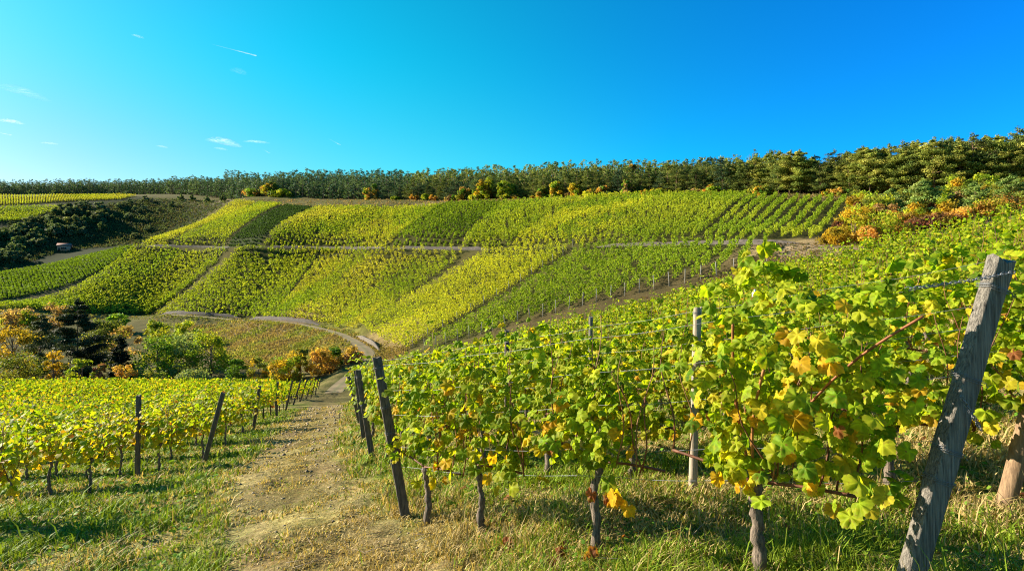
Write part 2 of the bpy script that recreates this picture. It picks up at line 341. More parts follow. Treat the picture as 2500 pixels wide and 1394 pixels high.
PLOTQ = [np.array([hit(*p) for p in pl[:4]]) for pl in PLOTS]

# ------------------------------------------------------------------ ground sheet
def build_ground():
    ang = np.radians(np.concatenate([np.arange(-180, -56, 4.0), np.arange(-56, 56, 0.17), np.arange(56, 180, 4.0)]))
    rad = np.concatenate([np.geomspace(0.6, 45, 330), np.geomspace(45, 420, 260)[1:], np.geomspace(420, 2500, 40)[1:]])
    A, Rr = np.meshgrid(ang, rad); X = np.sin(A)*Rr; Y = np.cos(A)*Rr
    Z = tz(X, Y); na = len(ang); nr = len(rad)
    x, y, r = X.ravel(), Y.ravel(), Rr.ravel()
    n1 = noise(x, y, 2.2); n2 = noise(x+40, y-7, 0.7); n3 = noise(x, y, 30.0)
    green = np.array([0.10, 0.125, 0.022]); straw = np.array([0.34, 0.26, 0.11]); soil = np.array([0.13, 0.095, 0.06]); litter = np.array([0.20, 0.13, 0.07])
    C = np.broadcast_to(green, (len(x), 3)).copy()
    def mixc(c, wgt):
        nonlocal C
        wgt = np.clip(wgt, 0, 1)[:, None]; C = C*(1-wgt)+np.asarray(c)*wgt
    mixc(straw, sstep(-0.3, 1.2, n1+0.6*n2)*0.7); mixc(litter, sstep(0.3, 1.2, n2-0.5*n1)*0.6)
    near = r < 110
    d = np.full(len(x), 99.0); d[near] = dist_to(PATH, x[near], y[near])[0]
    mixc((0.145, 0.10, 0.042), (1-sstep(0.0, 1.25, d+0.55*n1))*0.8)
    mixc((0.20, 0.145, 0.075), (1-sstep(0.05, 0.42, np.abs(d-0.62)+0.18*n2))*0.6)
    # far hillsides
    fw = sstep(40, 55, r)*1.0
    mixc((0.17, 0.14, 0.06), fw*(0.5+0.4*sstep(-.6, .8, n3)))
    far = (y > 55) & (r < 700)
    HQ = np.array([hit(a, b, 60) for a, b in ((-80, 750), (380, 756), (640, 776), (870, 800), (985, 864), (1150, 856), (1890, 645), (2010, 590), (2090, 488), (1800, 478), (1440, 484), (1090, 498), (760, 502), (570, 490), (330, 598), (-80, 735))])
    k = np.zeros(len(x), bool); k[far] = inside(HQ, x[far], y[far]); mixc((0.10, 0.085, 0.03), k*.9)
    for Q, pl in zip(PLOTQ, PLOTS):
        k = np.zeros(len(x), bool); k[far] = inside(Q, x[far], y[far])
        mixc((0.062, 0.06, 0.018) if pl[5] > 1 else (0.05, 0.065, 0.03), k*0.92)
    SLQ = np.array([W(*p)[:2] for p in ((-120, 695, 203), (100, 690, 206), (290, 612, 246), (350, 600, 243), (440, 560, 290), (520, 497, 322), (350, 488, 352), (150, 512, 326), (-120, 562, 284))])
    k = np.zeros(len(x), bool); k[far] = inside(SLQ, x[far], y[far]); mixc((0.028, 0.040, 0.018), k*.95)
    for (a, b, rr, c) in [(1960, 620, 13, (0.42, 0.30, 0.16)), (2060, 615, 9, (0.42, 0.30, 0.18)), (1800, 672, 9, (0.10, 0.075, 0.035)), (1690, 705, 9, (0.10, 0.075, 0.035)), (1560, 748, 9, (0.10, 0.075, 0.035)), (1440, 780, 9, (0.10, 0.075, 0.035)), (1330, 812, 9, (0.10, 0.075, 0.035)), (1220, 845, 9, (0.10, 0.075, 0.035)),  # dark spots along the strip: vine-row shade painted into the brown soil
                          (920, 820, 9, (0.30, 0.22, 0.10)), (950, 840, 8, (0.28, 0.2, 0.09)), (620, 805, 16, (0.24, 0.16, 0.09)), (700, 840, 14, (0.20, 0.20, 0.05)), (780, 835, 12, (0.22, 0.21, 0.05)), (560, 860, 14, (0.27, 0.2, 0.12)),
                          (530, 500, 20, (0.36, 0.27, 0.18)), (480, 535, 16, (0.07, 0.06, 0.035)), (1040, 500, 10, (0.38, 0.28, 0.17)), (420, 550, 30, (0.045, 0.05, 0.026))]:
        p = hit(a, b); dd = np.hypot(x-p[0], y-p[1]); mixc(c, (1-sstep(rr*0.5, rr*1.2, dd+rr*0.25*n3))*0.9)
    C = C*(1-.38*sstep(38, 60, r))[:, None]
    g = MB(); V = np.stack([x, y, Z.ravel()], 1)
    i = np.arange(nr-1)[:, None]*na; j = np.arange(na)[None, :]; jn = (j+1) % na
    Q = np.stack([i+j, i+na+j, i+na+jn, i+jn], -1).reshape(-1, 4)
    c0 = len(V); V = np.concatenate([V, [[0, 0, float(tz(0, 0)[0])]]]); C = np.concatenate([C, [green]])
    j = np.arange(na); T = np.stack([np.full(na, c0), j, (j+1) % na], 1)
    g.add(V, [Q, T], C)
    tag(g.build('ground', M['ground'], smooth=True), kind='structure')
build_ground()

def strip(name, Q, qz, half, col, lift=0.05):
    T = np.gradient(Q, axis=0); T /= np.linalg.norm(T, axis=1)[:, None]; Nn = np.stack([-T[:, 1], T[:, 0]], 1)
    V = []; k = 7
    for s in np.linspace(-half, half, k):
        p = Q+Nn*s; V.append(np.stack([p[:, 0], p[:, 1], qz+lift-0.02*abs(s)], 1))
    V = np.stack(V, 1).reshape(-1, 3); n = len(Q)
    i = np.arange(n-1)[:, None]*k; j = np.arange(k-1)[None]
    F4 = np.stack([i+j, i+j+1, i+k+j+1, i+k+j], -1).reshape(-1, 4)
    ctr = np.tile(np.exp(-(np.linspace(-1, 1, k)/.3)**2)+.7*(np.abs(np.linspace(-1, 1, k)) > .9), n)[:, None]
    c = (np.tile(col, (len(V), 1))*(1-.75*ctr)+np.array((.10, .105, .035))*.75*ctr) * (1+0.15*noise(V[:, 0], V[:, 1], 1.5))[:, None]
    tag(MB().add(V, F4, c).build(name, M['road'], smooth=True), kind='structure')
strip('lower_road', LOWER[:-12], ROADS[0][1][:-12], 1.1, (0.19, 0.135, 0.07))
strip('upper_road', UPPER, ROADS[1][1], 1.3, (0.17, 0.125, 0.075))

def wall(name, Q, qz, i0, i1, side, h, off, label, cat='wall', th=0.45):
    T = np.gradient(Q, axis=0); T /= np.linalg.norm(T, axis=1)[:, None]; Nn = np.stack([-T[:, 1], T[:, 0]], 1)*side
    P = (Q+Nn*off)[i0:i1]; P2 = (Q+Nn*(off+th))[i0:i1]; z = qz[i0:i1]; n = len(P)
    hh = h*np.clip(np.minimum(np.arange(n), n-1-np.arange(n))/(5.0 if n > 60 else 4.0)+.06, 0, 1)*(1+0.08*np.sin(np.arange(n)*0.9)+R.uniform(-.05, .05, n))
    V = np.concatenate([np.stack([P[:, 0], P[:, 1], z-0.6], 1), np.stack([P[:, 0], P[:, 1], z+hh], 1), np.stack([P2[:, 0], P2[:, 1], z+hh], 1), np.stack([P2[:, 0], P2[:, 1], z-0.6], 1)])
    i = np.arange(n-1); Fs = [np.stack([i+a*n, i+1+a*n, i+1+b*n, i+b*n], 1) for a, b in ((0, 1), (1, 2), (2, 3))]
    Fs.append(np.array([[0, n, 2*n, 3*n], [n-1, 4*n-1, 3*n-1, 2*n-1]]))
    o = MB().add(V, Fs).build(name, M['pale_stone' if 'pale curved' in label else 'stone']); tag(o, label, cat); return o
def idx_px(Q, px):
    return int(np.argmin(np.abs(1250+F*Q[:, 0]/Q[:, 1]-px)+1e4*(Q[:, 1] < (91 if Q is LOWER else 0))))

# ------------------------------------------------------------------ leaves
def rot_frames(nrm, tip):
    """orthonormal frames: leaf normal n, tip direction t"""
    n = nrm/(np.linalg.norm(nrm, axis=1)[:, None]+1e-9)
    t = tip-(tip*n).sum(1)[:, None]*n; t /= np.linalg.norm(t, axis=1)[:, None]+1e-9
    return np.cross(t, n), t, n
def leaf_template(level):
    # outline in polar form about the petiole joint; angle 0 = tip
    key = [(0, 1.0), (22, .86), (36, .76), (57, .95), (78, .82), (98, .73), (122, .82), (150, .70), (172, .22)]
    a = np.array([k[0] for k in key], float); r = np.array([k[1] for k in key])
    if level == 2:
        aa = np.concatenate([np.linspace(0, 172, 19)]); rr = np.interp(aa, a, r); rr = rr*(1+0.05*np.where(np.arange(19) % 2 == 0, 1, -1)); rr[0] = 1.0
    elif level == 1: aa, rr = np.array([0, 32, 57, 98, 125, 170.]), np.array([1, .78, .94, .72, .80, .25])
    else: aa, rr = np.array([0, 60, 125.]), np.array([1, .85, .7])
    ang = np.radians(np.concatenate([aa, -aa[:0:-1]])); rad = np.concatenate([rr, rr[:0:-1]])
    x = np.sin(ang)*rad; y = np.cos(ang)*rad+0.0
    V = np.concatenate([[[0, 0]], np.stack([x, y], 1)]); n = len(x)
    rc = np.linalg.norm(V, axis=1); an = np.arctan2(V[:, 0], V[:, 1])
    z = -0.20*rc**2 + 0.08*np.cos(5*an)*rc
    T = np.stack([np.zeros(n, int), 1+np.arange(n), 1+(np.arange(n)+1) % n], 1)
    if level == 2:   # an inner ring gives the blade its folds between the veins
        inn = np.stack([x*.5, y*.5], 1); zi = -0.05+0.09*np.cos(5*np.arctan2(x, y))
        V = np.concatenate([V, inn]); z = np.concatenate([z, zi]); rc = np.concatenate([rc, np.full(n, .45)])
        k = np.arange(n); kn = (k+1) % n
        T = np.concatenate([np.stack([np.zeros(n, int), 1+n+k, 1+n+kn], 1), np.stack([1+n+k, 1+k, 1+kn], 1), np.stack([1+n+k, 1+kn, 1+n+kn], 1)])
    V3 = np.concatenate([V, z[:, None]], 1); a5 = np.degrees(np.abs(np.arctan2(V[:, 0], V[:, 1])))
    vein = np.where(np.min([np.abs(a5-k_) for k_ in (0, 57, 122)], 0) < 8, 1.22, .88) if level == 2 else np.ones(len(V))
    return V3, T, (rc, vein)
LT = {k: leaf_template(k) for k in (0, 1, 2)}
def add_leaves(mb, P, nrm, tip, size, col, level=1, edge=None):
    T, F3, (rc, vein) = LT[level]; n = len(P); k = len(T); fold = R.uniform(-.55, .35, n)*(level > 0)
    u, t, nn = rot_frames(nrm, tip)
    curl = R.uniform(0.2, 2.6, n)
    s = np.broadcast_to(size, (n,)); u = u*(R.uniform(.78, 1.06, n)*1.0)[:, None]+t*R.normal(0, .12, n)[:, None]*(level > 0)
    V = P[:, None]+s[:, None, None]*(T[None, :, 0:1]*u[:, None]+T[None, :, 1:2]*t[:, None]+(T[None, :, 2:3]*curl[:, None, None]+np.abs(T[None, :, 0:1])*fold[:, None, None])*nn[:, None])
    C = np.repeat(col[:, None], k, 1)*vein[None, :, None]
    if edge is not None:
        wgt = (np.clip(rc, 0, 1)**2)[None, :, None]*edge[:, None, None]
        C = C*(1-wgt)+np.array([0.50, 0.36, 0.03])*wgt
    Fs = (F3[None]+(np.arange(n)*k)[:, None, None]).reshape(-1, 3)
    mb.add(V.reshape(-1, 3), Fs, C.reshape(-1, 3))
PALR = np.array([(0.10, 0.19, 0.010), (0.18, 0.29, 0.012), (0.27, 0.37, 0.014), (0.36, 0.41, 0.018), (0.50, 0.42, 0.022), (0.60, 0.36, 0.02), (0.28, 0.10, 0.03)])
def pick(weights, n, pal=PALR, var=0.18):
    k = R.choice(len(pal), n, p=np.array(weights)/np.sum(weights)); c = pal[k]*R.uniform(1-var, 1+var, (n, 1))
    return c*R.uniform(1-var*0.3, 1+var*0.3, (n, 3))
W_RIGHT = [2.4, 4.4, 5.2, 3.8, 1.0, .3, .05]; W_LEFT = [1.6, 3.0, 4.4, 4.4, 2.2, .8, .12]
def canopy(mb, n, length, z0, z1, thick, level, weights, size=(.05, .09), low_yellow=0.25, x0=None, top=0.25, xo=0.0):
    """leaves of one vine: row along local X, canopy between z0 and z1"""
    ns = 11; xs = xo+np.linspace(-length/2, length/2, ns)+R.normal(0, .05, ns); ks = R.integers(0, ns, n); ht = R.uniform(.72, 1.0, ns)
    zr = R.beta(1.35, 1.2, n)*ht[ks]; x = xs[ks]+R.normal(0, .10, n)+R.normal(0, .12, ns)[ks]*zr; topn = noise(x*1.0+R.uniform(0, 50), x*0+R.uniform(0, 50), 0.55)
    z = z0+(z1+top*np.clip(topn, -1, 1)-z0)*zr
    lowc = 0.12*noise(x+R.uniform(0, 99), x*0, 0.5)
    z = np.maximum(z, z0+lowc)
    y = R.normal(0, thick*(0.75+0.4*np.sin(zr*PI)), n)
    sd = np.sign(y+R.normal(0, .06, n))
    nrm = np.stack([R.normal(0, .5, n), sd*R.uniform(.25, 1.0, n), R.uniform(0.0, 1.0, n)+0.5*zr], 1)
    tip = np.stack([R.normal(0, .6, n), sd*R.uniform(0, .6, n), -R.uniform(0.3, 1.2, n)], 1)
    c = pick(weights, n)
    ye = R.random(n) < low_yellow*np.clip(1.3-2.2*zr, 0, 1.2)
    c[ye] = pick([0, 0, .3, 1, 3, 3.2, .8], int(ye.sum()))
    add_leaves(mb, np.stack([x, y, z], 1), nrm, tip, R.uniform(size[0], size[1], n)*(1.1-.35*zr*R.random(n)), c, level, R.beta(1, 4, n)*.6 if level > 0 else None)
def make_trunk(mb, h, seed, r0=.032, lean=0.0):
    g = np.random.default_rng(seed); k = 20; zz = np.linspace(-0.15, h, k)
    P = np.stack([np.cumsum(g.normal(0, .010, k))+lean*zz, np.cumsum(g.normal(0, .010, k)), zz], 1); P[:, :2] -= P[1, :2]
    r = r0*(1.15-.35*np.linspace(0, 1, k))*(1+.18*g.normal(size=k).clip(-1, 1)); r[-2] *= 1.5; r[-1] *= 1.25
    mb.tube(P, r, 11, jitter=0.20)
    return P[-1]
def make_canes(mb, head, length, z1, n, seed, thick=.12, col=((.17, .065, .028), (.13, .05, .025), (.24, .12, .045))):
    g = np.random.default_rng(seed)
    for s in (-1, 1):    # the two tied-down arms
        P = np.array([head, head+[s*length*.18, 0, .09], head+[s*length*.45, .02, .07]])
        mb.tube(polyline(P, .05), .011, 6, C=col[1])
    for i in range(n):
        x = head[0]+g.uniform(-.48, .48)*length; y = g.normal(0, .03)
        zt = z1*g.uniform(.75, 1.06); k = 9; q = np.linspace(0, 1, k)
        P = np.stack([x+q*g.normal(0, .16)+.03*np.sin(q*7+i), y+q*g.normal(0, thick)+.02*np.cos(q*6+i), head[2]+.05+q*(zt-head[2])], 1)
        mb.tube(P, .0068*(1.1-.7*q), 5, C=col[i % 3])
H_TRUNK = 0.72
def vine_meshes(seed, level, nleaf, weights, length=1.35, z1=1.85, thick=.16, low=.25, ncane=8, size=(.05, .09), r0=.032, z0=.66):
    a = MB(); head = make_trunk(a, H_TRUNK, seed, r0); tr = a.mesh('trunk', M['bark'], True)
    b = MB(); make_canes(b, head, length, z1, ncane, seed+1); cn = b.mesh('canes', M['cane'], True)
    c = MB(); canopy(c, nleaf, length, z0, z1, thick, level, weights, size, low); lf = c.mesh('foliage', M['vine_leaf'], level > 1)
    return tr, cn, lf
def put(name, me, parent):
    o = bpy.data.objects.new(name, me); COL.objects.link(o); o.parent = parent; return o
def make_vine(meshes, loc, rz, label, group=None, sc=(1, 1, 1)):
    e = empty('grapevine', loc, rz); e.scale = sc; tag(e, label, 'grapevine', group)
    put('trunk', meshes[0], e); put('canes', meshes[1], e); put('foliage', meshes[2], e)
    return e

# ------------------------------------------------------------------ the right-hand vineyard
A0 = np.array([-1.27, 6.6]); B0 = np.array([2.33, 3.15]); DR = (B0-A0)/np.linalg.norm(B0-A0); NR = np.array([-DR[1], DR[0]])
RZ = math.atan2(DR[1], DR[0])
EDGE_R = np.array([(-1.27, 6.6), (-2.68, 10.6), (-3.75, 14.0), (-5.1, 18.5), (-7.3, 26), (-10.2, 35)])
def row_hit(poly, o, d):
    """first crossing of the line o + s d with an open polyline"""
    for i in range(len(poly)-1):
        p, q = poly[i], poly[i+1]; e = q-p
        det = d[0]*(-e[1])+d[1]*e[0]
        if abs(det) < 1e-9: continue
        b = p-o; s = (b[0]*(-e[1])+b[1]*e[0])/det; u = (d[0]*b[1]-d[1]*b[0])/det
        if -1e-6 <= u <= 1+1e-6: return o+d*s
    return None
CREST = np.array([(-10.2, 35), (-2.5, 35), (6.1, 34), (15.4, 33), (21, 31), (24.9, 29.5), (33, 27)])
near_spots = []     # (x, y, rz, field)
for k in range(1, 22):
    o = A0+NR*1.92*k
    a = row_hit(EDGE_R, o, DR)
    if a is None:
        a = row_hit(CREST, o, DR)
        if a is None: continue
    s = 0.45 if k > 1 else 0.5
    while s < 60:
        p = a+DR*s; s += 1.3
        px = 1250+F*p[0]/p[1] if p[1] > .5 else 9999
        if px > 2720 or p[1] < 2: break
        if k == 1 and np.dot(p-A0, DR) > 7.25: break
        near_spots.append((p[0], p[1], RZ, 'R'))
# ------------------------------------------------------------------ the left-hand vineyard
EDGE_L = np.array([(-7.7, 8.2), (-7.9, 14), (-9.5, 20), (-11.6, 27), (-15.3, 38), (-20.6, 55), (-26, 74)])
DL = np.array([-.92, .39]); DL /= np.linalg.norm(DL); RZL = math.atan2(DL[1], DL[0])
FAR_L = np.array([(-8, 8), (-7.7, 8), (-7.9, 14), (-9.5, 20), (-11.6, 27), (-15.3, 38), (-20.6, 55), (-26, 74), (-34, 67), (-42, 61), (-51, 56), (-56, 52), (-30, 20), (-12, 6)])
el = polyline(EDGE_L, .05); acc = 0; ends_l = [el[0]]
for i in range(1, len(el)):
    acc += abs(np.dot(el[i]-el[i-1], np.array([.39, .92])))
    if acc > 1.95: ends_l.append(el[i]); acc = 0
for e in ends_l:
    s = 0.2
    while s < 60:
        p = e+DL*s; s += 1.3
        px = 1250+F*p[0]/p[1]
        if px < -150: break
        if inside(FAR_L, np.array([p[0]]), np.array([p[1]]))[0]: near_spots.append((p[0], p[1], RZL, 'L'))
near_spots.sort(key=lambda t: (t[0]**2+t[1]**2)*(1.0 if t[3] == 'L' else .62))
N_IND = 288
print('near vines', len(near_spots), sum(1 for t in near_spots[:N_IND] if t[3] == 'L'))
PR = [vine_meshes(100+i, 1, 270, W_RIGHT, low=.22) for i in range(4)]
PRH = [vine_meshes(140+i, 2, 330, W_RIGHT, low=.22, r0=.042) for i in range(4)]
PL = [vine_meshes(200+i, 1, 235, W_LEFT, low=.55, z1=1.62, thick=.15, r0=.026) for i in range(4)]
NAR = [0, 0]
rest = []
for i, (x, y, rz, f) in enumerate(near_spots):
    if i >= N_IND: rest.append((x, y, rz, f)); continue
    d = math.hypot(x, y)
    zz = float(tz(x, y)[0])
    pr = (PRH[i % 4] if d < 9.5 else PR[i % 4]) if f == 'R' else PL[i % 4]
    flip = PI if random.random() < .5 else 0
    s = random.uniform(.92, 1.08)
    if f == 'R':
        lab = 'leafy green grapevine in the second trellis row, behind the front row' if abs(np.dot(np.array([x, y])-A0, NR)-1.92) < .3 else 'green grapevine in the crowded rows further up the right-hand vineyard'
        make_vine(pr, (x, y, zz), rz+flip+random.gauss(0, .04), lab, 'grapevines in the second row on the right' if 'second' in lab else 'grapevines in the rear rows on the right', (s, s, s*random.uniform(.95, 1.05)))
    else:
        make_vine(pr, (x, y, zz), rz+flip+random.gauss(0, .04), 'yellowing grapevine on a thin dark trunk in the vineyard left of the path', 'grapevines left of the path', (s, s, s*random.uniform(.95, 1.05)))

# ------------------------------------------------------------------ front trellis row (each vine its own)
FRONT = [(.085, .62, 'slender leaning grapevine beside the left end post of the front row', 170, -.10), (.262, .70, 'grapevine with a dark knobbly trunk, second from the left end post', 270, .02),
         (.551, .72, 'grapevine with a horizontal old cane and yellow leaves hanging low at its head', 250, .0), (.815, .70, 'thick-trunked grapevine with a brown crumpled leaf at its head, nearest to the camera', 450, .0)]
for i, (t_, h_, lab, nl, lean) in enumerate(FRONT):
    p = A0+(B0-A0)*t_; zz = float(tz(*p)[0])
    e = empty('grapevine', (p[0], p[1], zz), RZ); tag(e, lab, 'grapevine', 'grapevines of the front trellis row')
    g = MB(); head = make_trunk(g, h_, 310+i*3, .035+.007*(i == 3), lean); g.build('trunk', M['bark'], e, True)
    c = MB(); make_canes(c, head, 1.35, 1.85, 9, 330+i, .14)
    if i == 2:
        c.tube(polyline(np.array([head, head+[-.1, 0, .1], head+[-.35, 0, .08], head+[-.75, 0, .1]]), .04), .013, 7, C=(.25, .19, .15))
    if i == 3:
        c.tube(polyline(np.array([head, head+[.25, -.05, .45], head+[.6, -.1, .95], head+[.95, -.1, 1.2]]), .05), .008, 7, C=(.22, .075, .025))
        c.tube(polyline(np.array([head+[0, 0, .05], head+[-.02, -.08, .4], head+[0.12, -.15, .8]]), .04), .010, 7, C=(.30, .13, .04))
        c.tube(polyline(np.array([head+[0, 0, 0], head+[-.15, .0, .5], head+[-.1, -.1, 1.1]]), .04), .010, 7, C=(.24, .09, .03))
    c.build('canes', M['cane'], e, True)
    f = MB(); wgt = [2.4, 4.4, 5.4, 4.2, 1.2, .5, .1]
    zt_ = (1.75, 1.82, 1.58, 2.10)[i]; LN_ = (1.1, 1.2, .90, .90)[i]; XO_ = (0, 0, -.12, .25)[i]; canopy(f, nl, LN_, h_-.02, zt_, .20, 2, wgt, (.045, .086), .14, top=.25, xo=XO_)
    canopy(f, nl//7, LN_, zt_-.15, zt_+.12, .13, 2, [2, 4, 6, 4, .5, .1, 0], (.045, .08), 0, top=.3, xo=XO_)
    # bright yellow and brown leaves where the photograph shows them
    ex = {0: [(.1, 0, .6, 4)], 1: [(.1, -.15, 1.35, 3), (-.35, -.1, 1.2, 2), (.2, -.1, .62, 2)], 2: [(-.35, -.2, .95, 4), (.30, -.22, .62, 6)], 3: [(-.05, -.12, h_+.02, 4), (.42, -.32, 1.66, 6), (.25, -.3, 1.30, 6), (.45, -.1, .75, 2)]}[i]
    for (ex_, ey_, ez_, n_) in ex:
        P = np.array([ex_, ey_, ez_])+R.normal(0, .075, (n_, 3))
        add_leaves(f, P, np.stack([R.normal(0, .4, n_), -R.uniform(.4, 1, n_), R.uniform(0, .7, n_)], 1), np.stack([R.normal(0, .4, n_), R.normal(0, .2, n_), -np.ones(n_)], 1),
                   R.uniform(.055, .095, n_), pick([0, 0, 0, .8, 3, 4, .8], n_), 2, None)
    f.build('foliage', M['vine_leaf'], e, False)

# ------------------------------------------------------------------ posts, ties, wires, chain
def post(name, base, top, w_, d_, mat, label, cat='post', group=None, round_=False, ties=(), rz=0.0, sink=.25):
    base = np.array(base, float); top = np.array(top, float); ax = (top-base)/np.linalg.norm(top-base); b0 = base-ax*sink
    e = empty(name, tuple(base)); tag(e, label, cat, group)
    mb = MB(); k = 26
    u = np.array([math.cos(rz), math.sin(rz), 0]); u -= ax*np.dot(u, ax); u /= np.linalg.norm(u); v = np.cross(ax, u)
    if round_:
        th = np.linspace(0, 2*PI, 14, endpoint=False); prof = np.stack([np.cos(th)*w_/2, np.sin(th)*w_/2], 1)
    else:
        c = .16; prof = np.array([(-1+c, -1), (0, -1.02), (1-c, -1), (1, -1+c), (1.02, 0), (1, 1-c), (1-c, 1), (0, .98), (-1+c, 1), (-1, 1-c), (-.98, 0), (-1, -1+c)])*[w_/2, d_/2]
    n = len(prof); V = []
    for q in np.linspace(0, 1, k):
        wob = 1+.03*math.sin(q*9+w_*80)+R.normal(0, .022, (n, 1))
        pp = prof*wob*(1-.06*q); zt = (R.normal(0, .012, n) if q == 1 else np.zeros(n))
        V.append(b0+(top-b0)*q+pp[:, :1]*u+pp[:, 1:]*v+zt[:, None]*ax)
    V = np.concatenate(V)-base
    i = np.arange(k-1)[:, None]*n; j = np.arange(n)[None]; jn = (j+1) % n
    mb.add(V, [np.stack([i+j, i+jn, i+n+jn, i+n+j], -1).reshape(-1, 4)])
    mb.add(np.concatenate([V[-n:], [V[-n:].mean(0)]]), np.stack([np.arange(n), (np.arange(n)+1) % n, np.full(n, n)], 1))
    mb.build('shaft', mat, e)
    for q in ties:
        tb = MB(); c0 = (base+(top-base)*q)-base; pr = np.concatenate([prof, prof[:1]])*1.10
        for dz in (-.008, .004, .012):
            P = c0+pr[:, :1]*u+pr[:, 1:]*v+ax*dz+np.linspace(0, .01, n+1)[:, None]*ax
            tb.tube(P, .0018, 5)
        P = c0+u*w_*.55+np.stack([np.linspace(0, .05, 6)*.6*u[a]-v[a]*d_*.5 for a in range(3)], 1)+np.stack([np.zeros(6), np.zeros(6), .014*np.sin(np.linspace(0, 6, 6))], 1)
        tb.tube(P, .0018, 5)
        tb.build('wire_tie', M['wire'], e)
    return e
gz = lambda x, y: float(tz(x, y)[0])
zb = gz(*B0)
def on_view(px, py, Y): return np.array(W(px, py, Y))
rb = on_view(2218, 1425, 3.12); rt = on_view(2445, 630, 3.22)
post('trellis_post', rb, rt, .125, .085, M['old_wood'], 'weathered grey square end post leaning right, largest and closest, with wire ties', group=None, ties=(.31, .40, .62, .90), rz=.12)
lb = np.array([A0[0], A0[1], gz(*A0)]); lt = on_view(920, 872, 6.75)
post('trellis_post', lb, lt, .115, .085, M['dark_wood'], 'dark grey wooden end post leaning left at the left end of the front row', ties=(.52, .68, .93), rz=.3)
r2 = np.array([3.86, 4.33]); post('trellis_post', (r2[0], r2[1], gz(*r2)-.02), (r2[0]+.44, r2[1]-.05, gz(*r2)+1.85), .128, .128, M['brown_wood'], 'round brown wooden post leaning right at the right edge of the photo', round_=True, ties=(.42,))
m2 = np.array([2.0, 6.1])-NR*.22; m2 = np.array([(1691-1250)/F*m2[1], m2[1]]); post('trellis_post', (m2[0], m2[1], gz(*m2)), on_view(1703, 752, m2[1]), .09, .09, M['pale_wood'], 'upright round post with a pale cut top in the middle of the second row', round_=True, ties=(.62, .80, .97))
for (bx, by, tpx, tpy, lab, w_) in [(-2.68, 10.6, 874, 903, 'slim dark end post of the second row, leaning left, front of the close pair', .10), (-3.75, 14.0, 868, 905, 'thin dark end post just behind the front of the close pair', .09), (-5.1, 18.5, 851, 917, 'shortest dark end post, farthest along the right side of the path', .10)]:
    post('trellis_post', (bx, by, gz(bx, by)), on_view(tpx, tpy, by+.1), w_, .08, M['dark_wood'], lab, ties=(.6, .92))
for (px, Y, lab) in [(1440, 10.2, 'short pale post top poking out of the vines left of the upright round post'), (1060+175, 9.4, 'dark post top just above the front row vines')]:
    X = (px-1250)/F*Y; post('trellis_post', (X, Y, gz(X, Y)), (X+.02, Y, gz(X, Y)+2.05), .08, .08, M['dark_wood' if px < 1400 else 'old_wood'], lab, round_=True, ties=(.9,))
# left field end posts, leaning towards the path
lp = [(14.0, 545, 958, 'leaning dark end post beside the path, largest of those on the left'), (20.3, 634, 942, 'second leaning end post on the left side of the path'), (27.0, 676, 932, None), (33, 714, 929, None), (40, 735, 927, None), (47, 751, 926, None), (54, 762, 926, None), (61, 770, 925, None), (68, 777, 925, None), (74, 783, 925, None)]
for Y, tpx, tpy, lab in lp:
    X = float(np.interp(Y, EDGE_L[:, 1], EDGE_L[:, 0]))+.1
    tp = on_view(tpx, tpy, Y-.1); zb_ = gz(X, Y); tp[2] = min(max(tp[2], zb_+1.5), zb_+2.0); tp[0] = X+min(max(tp[0]-X, .1), .62)
    post('trellis_post', (X, Y, zb_), tp, .10, .08, M['dark_wood'], lab or 'dark end post in the receding file at the path edge of the left vineyard', group=None if lab else 'far end posts left of the path')
X, Y = -8.55, 12.62; post('trellis_post', (X, Y, gz(X, Y)), (X+.03, Y, gz(X, Y)+1.85), .09, .08, M['dark_wood'], 'straight grey post standing among the front vines of the left vineyard', ties=(.8,))

def wire(P, label, r=.0022, curls=(), group=None, name='trellis_wire'):
    P = np.asarray(P, float); mb = MB(); Q = polyline(P, .12); Q[:, 2] += .008*np.sin(np.arange(len(Q))*.6)
    mb.tube(Q, r, 5); L_ = len(Q)
    for q in curls:    # twisted ends wound round the wire
        i = int(q*(L_-2)); a, b = Q[i], Q[i+1]; d = (b-a)/np.linalg.norm(b-a); th = np.linspace(0, 14*PI, 110); ln = np.linspace(0, .28, 110)
        s1 = np.array([0, 0, 1.0]); s1 -= d*np.dot(s1, d); s1 /= np.linalg.norm(s1); s2 = np.cross(d, s1); rr = .006*(1+.5*np.sin(ln*60))
        mb.tube(a+ln[:, None]*d+(np.cos(th)*rr)[:, None]*s1+(np.sin(th)*rr)[:, None]*s2, .0014, 4)
    return tag(mb.build(name, M['wire']), label, 'wire', group)
fr = [(.31, 'lowest thin wire of the front row, sagging near the grass'), (.43, 'wire of the front row carrying the old bent canes'), (.63, 'middle wire of the front row, twisted near the big post'), (.78, 'wire of the front row at leaf height, second from the top'), (.94, 'topmost wire of the front row, ending at the top of the big post')]
for j, (q, lab) in enumerate(fr):
    a = lb+(lt-lb)*q; b = rb+(rt-rb)*q; off = np.array([-.05, -.06, 0])
    k = 6; P = np.array([a+(b-a)*u+off*(1 if j > 1 else .6)-np.array([0, 0, .02*math.sin(u*PI*3)**2+.02]) for u in np.linspace(0, 1, k)]); P[0] = a; P[-1] = b
    wire(P, lab, .0017, curls=(.86, .62) if j >= 2 else (.5,))
l2 = np.array([-2.68, 10.6, gz(-2.68, 10.6)]); m2b = np.array([2.0, 6.1, gz(2.0, 6.1)]); r2b = np.array([3.86, 4.33, gz(3.86, 4.33)])
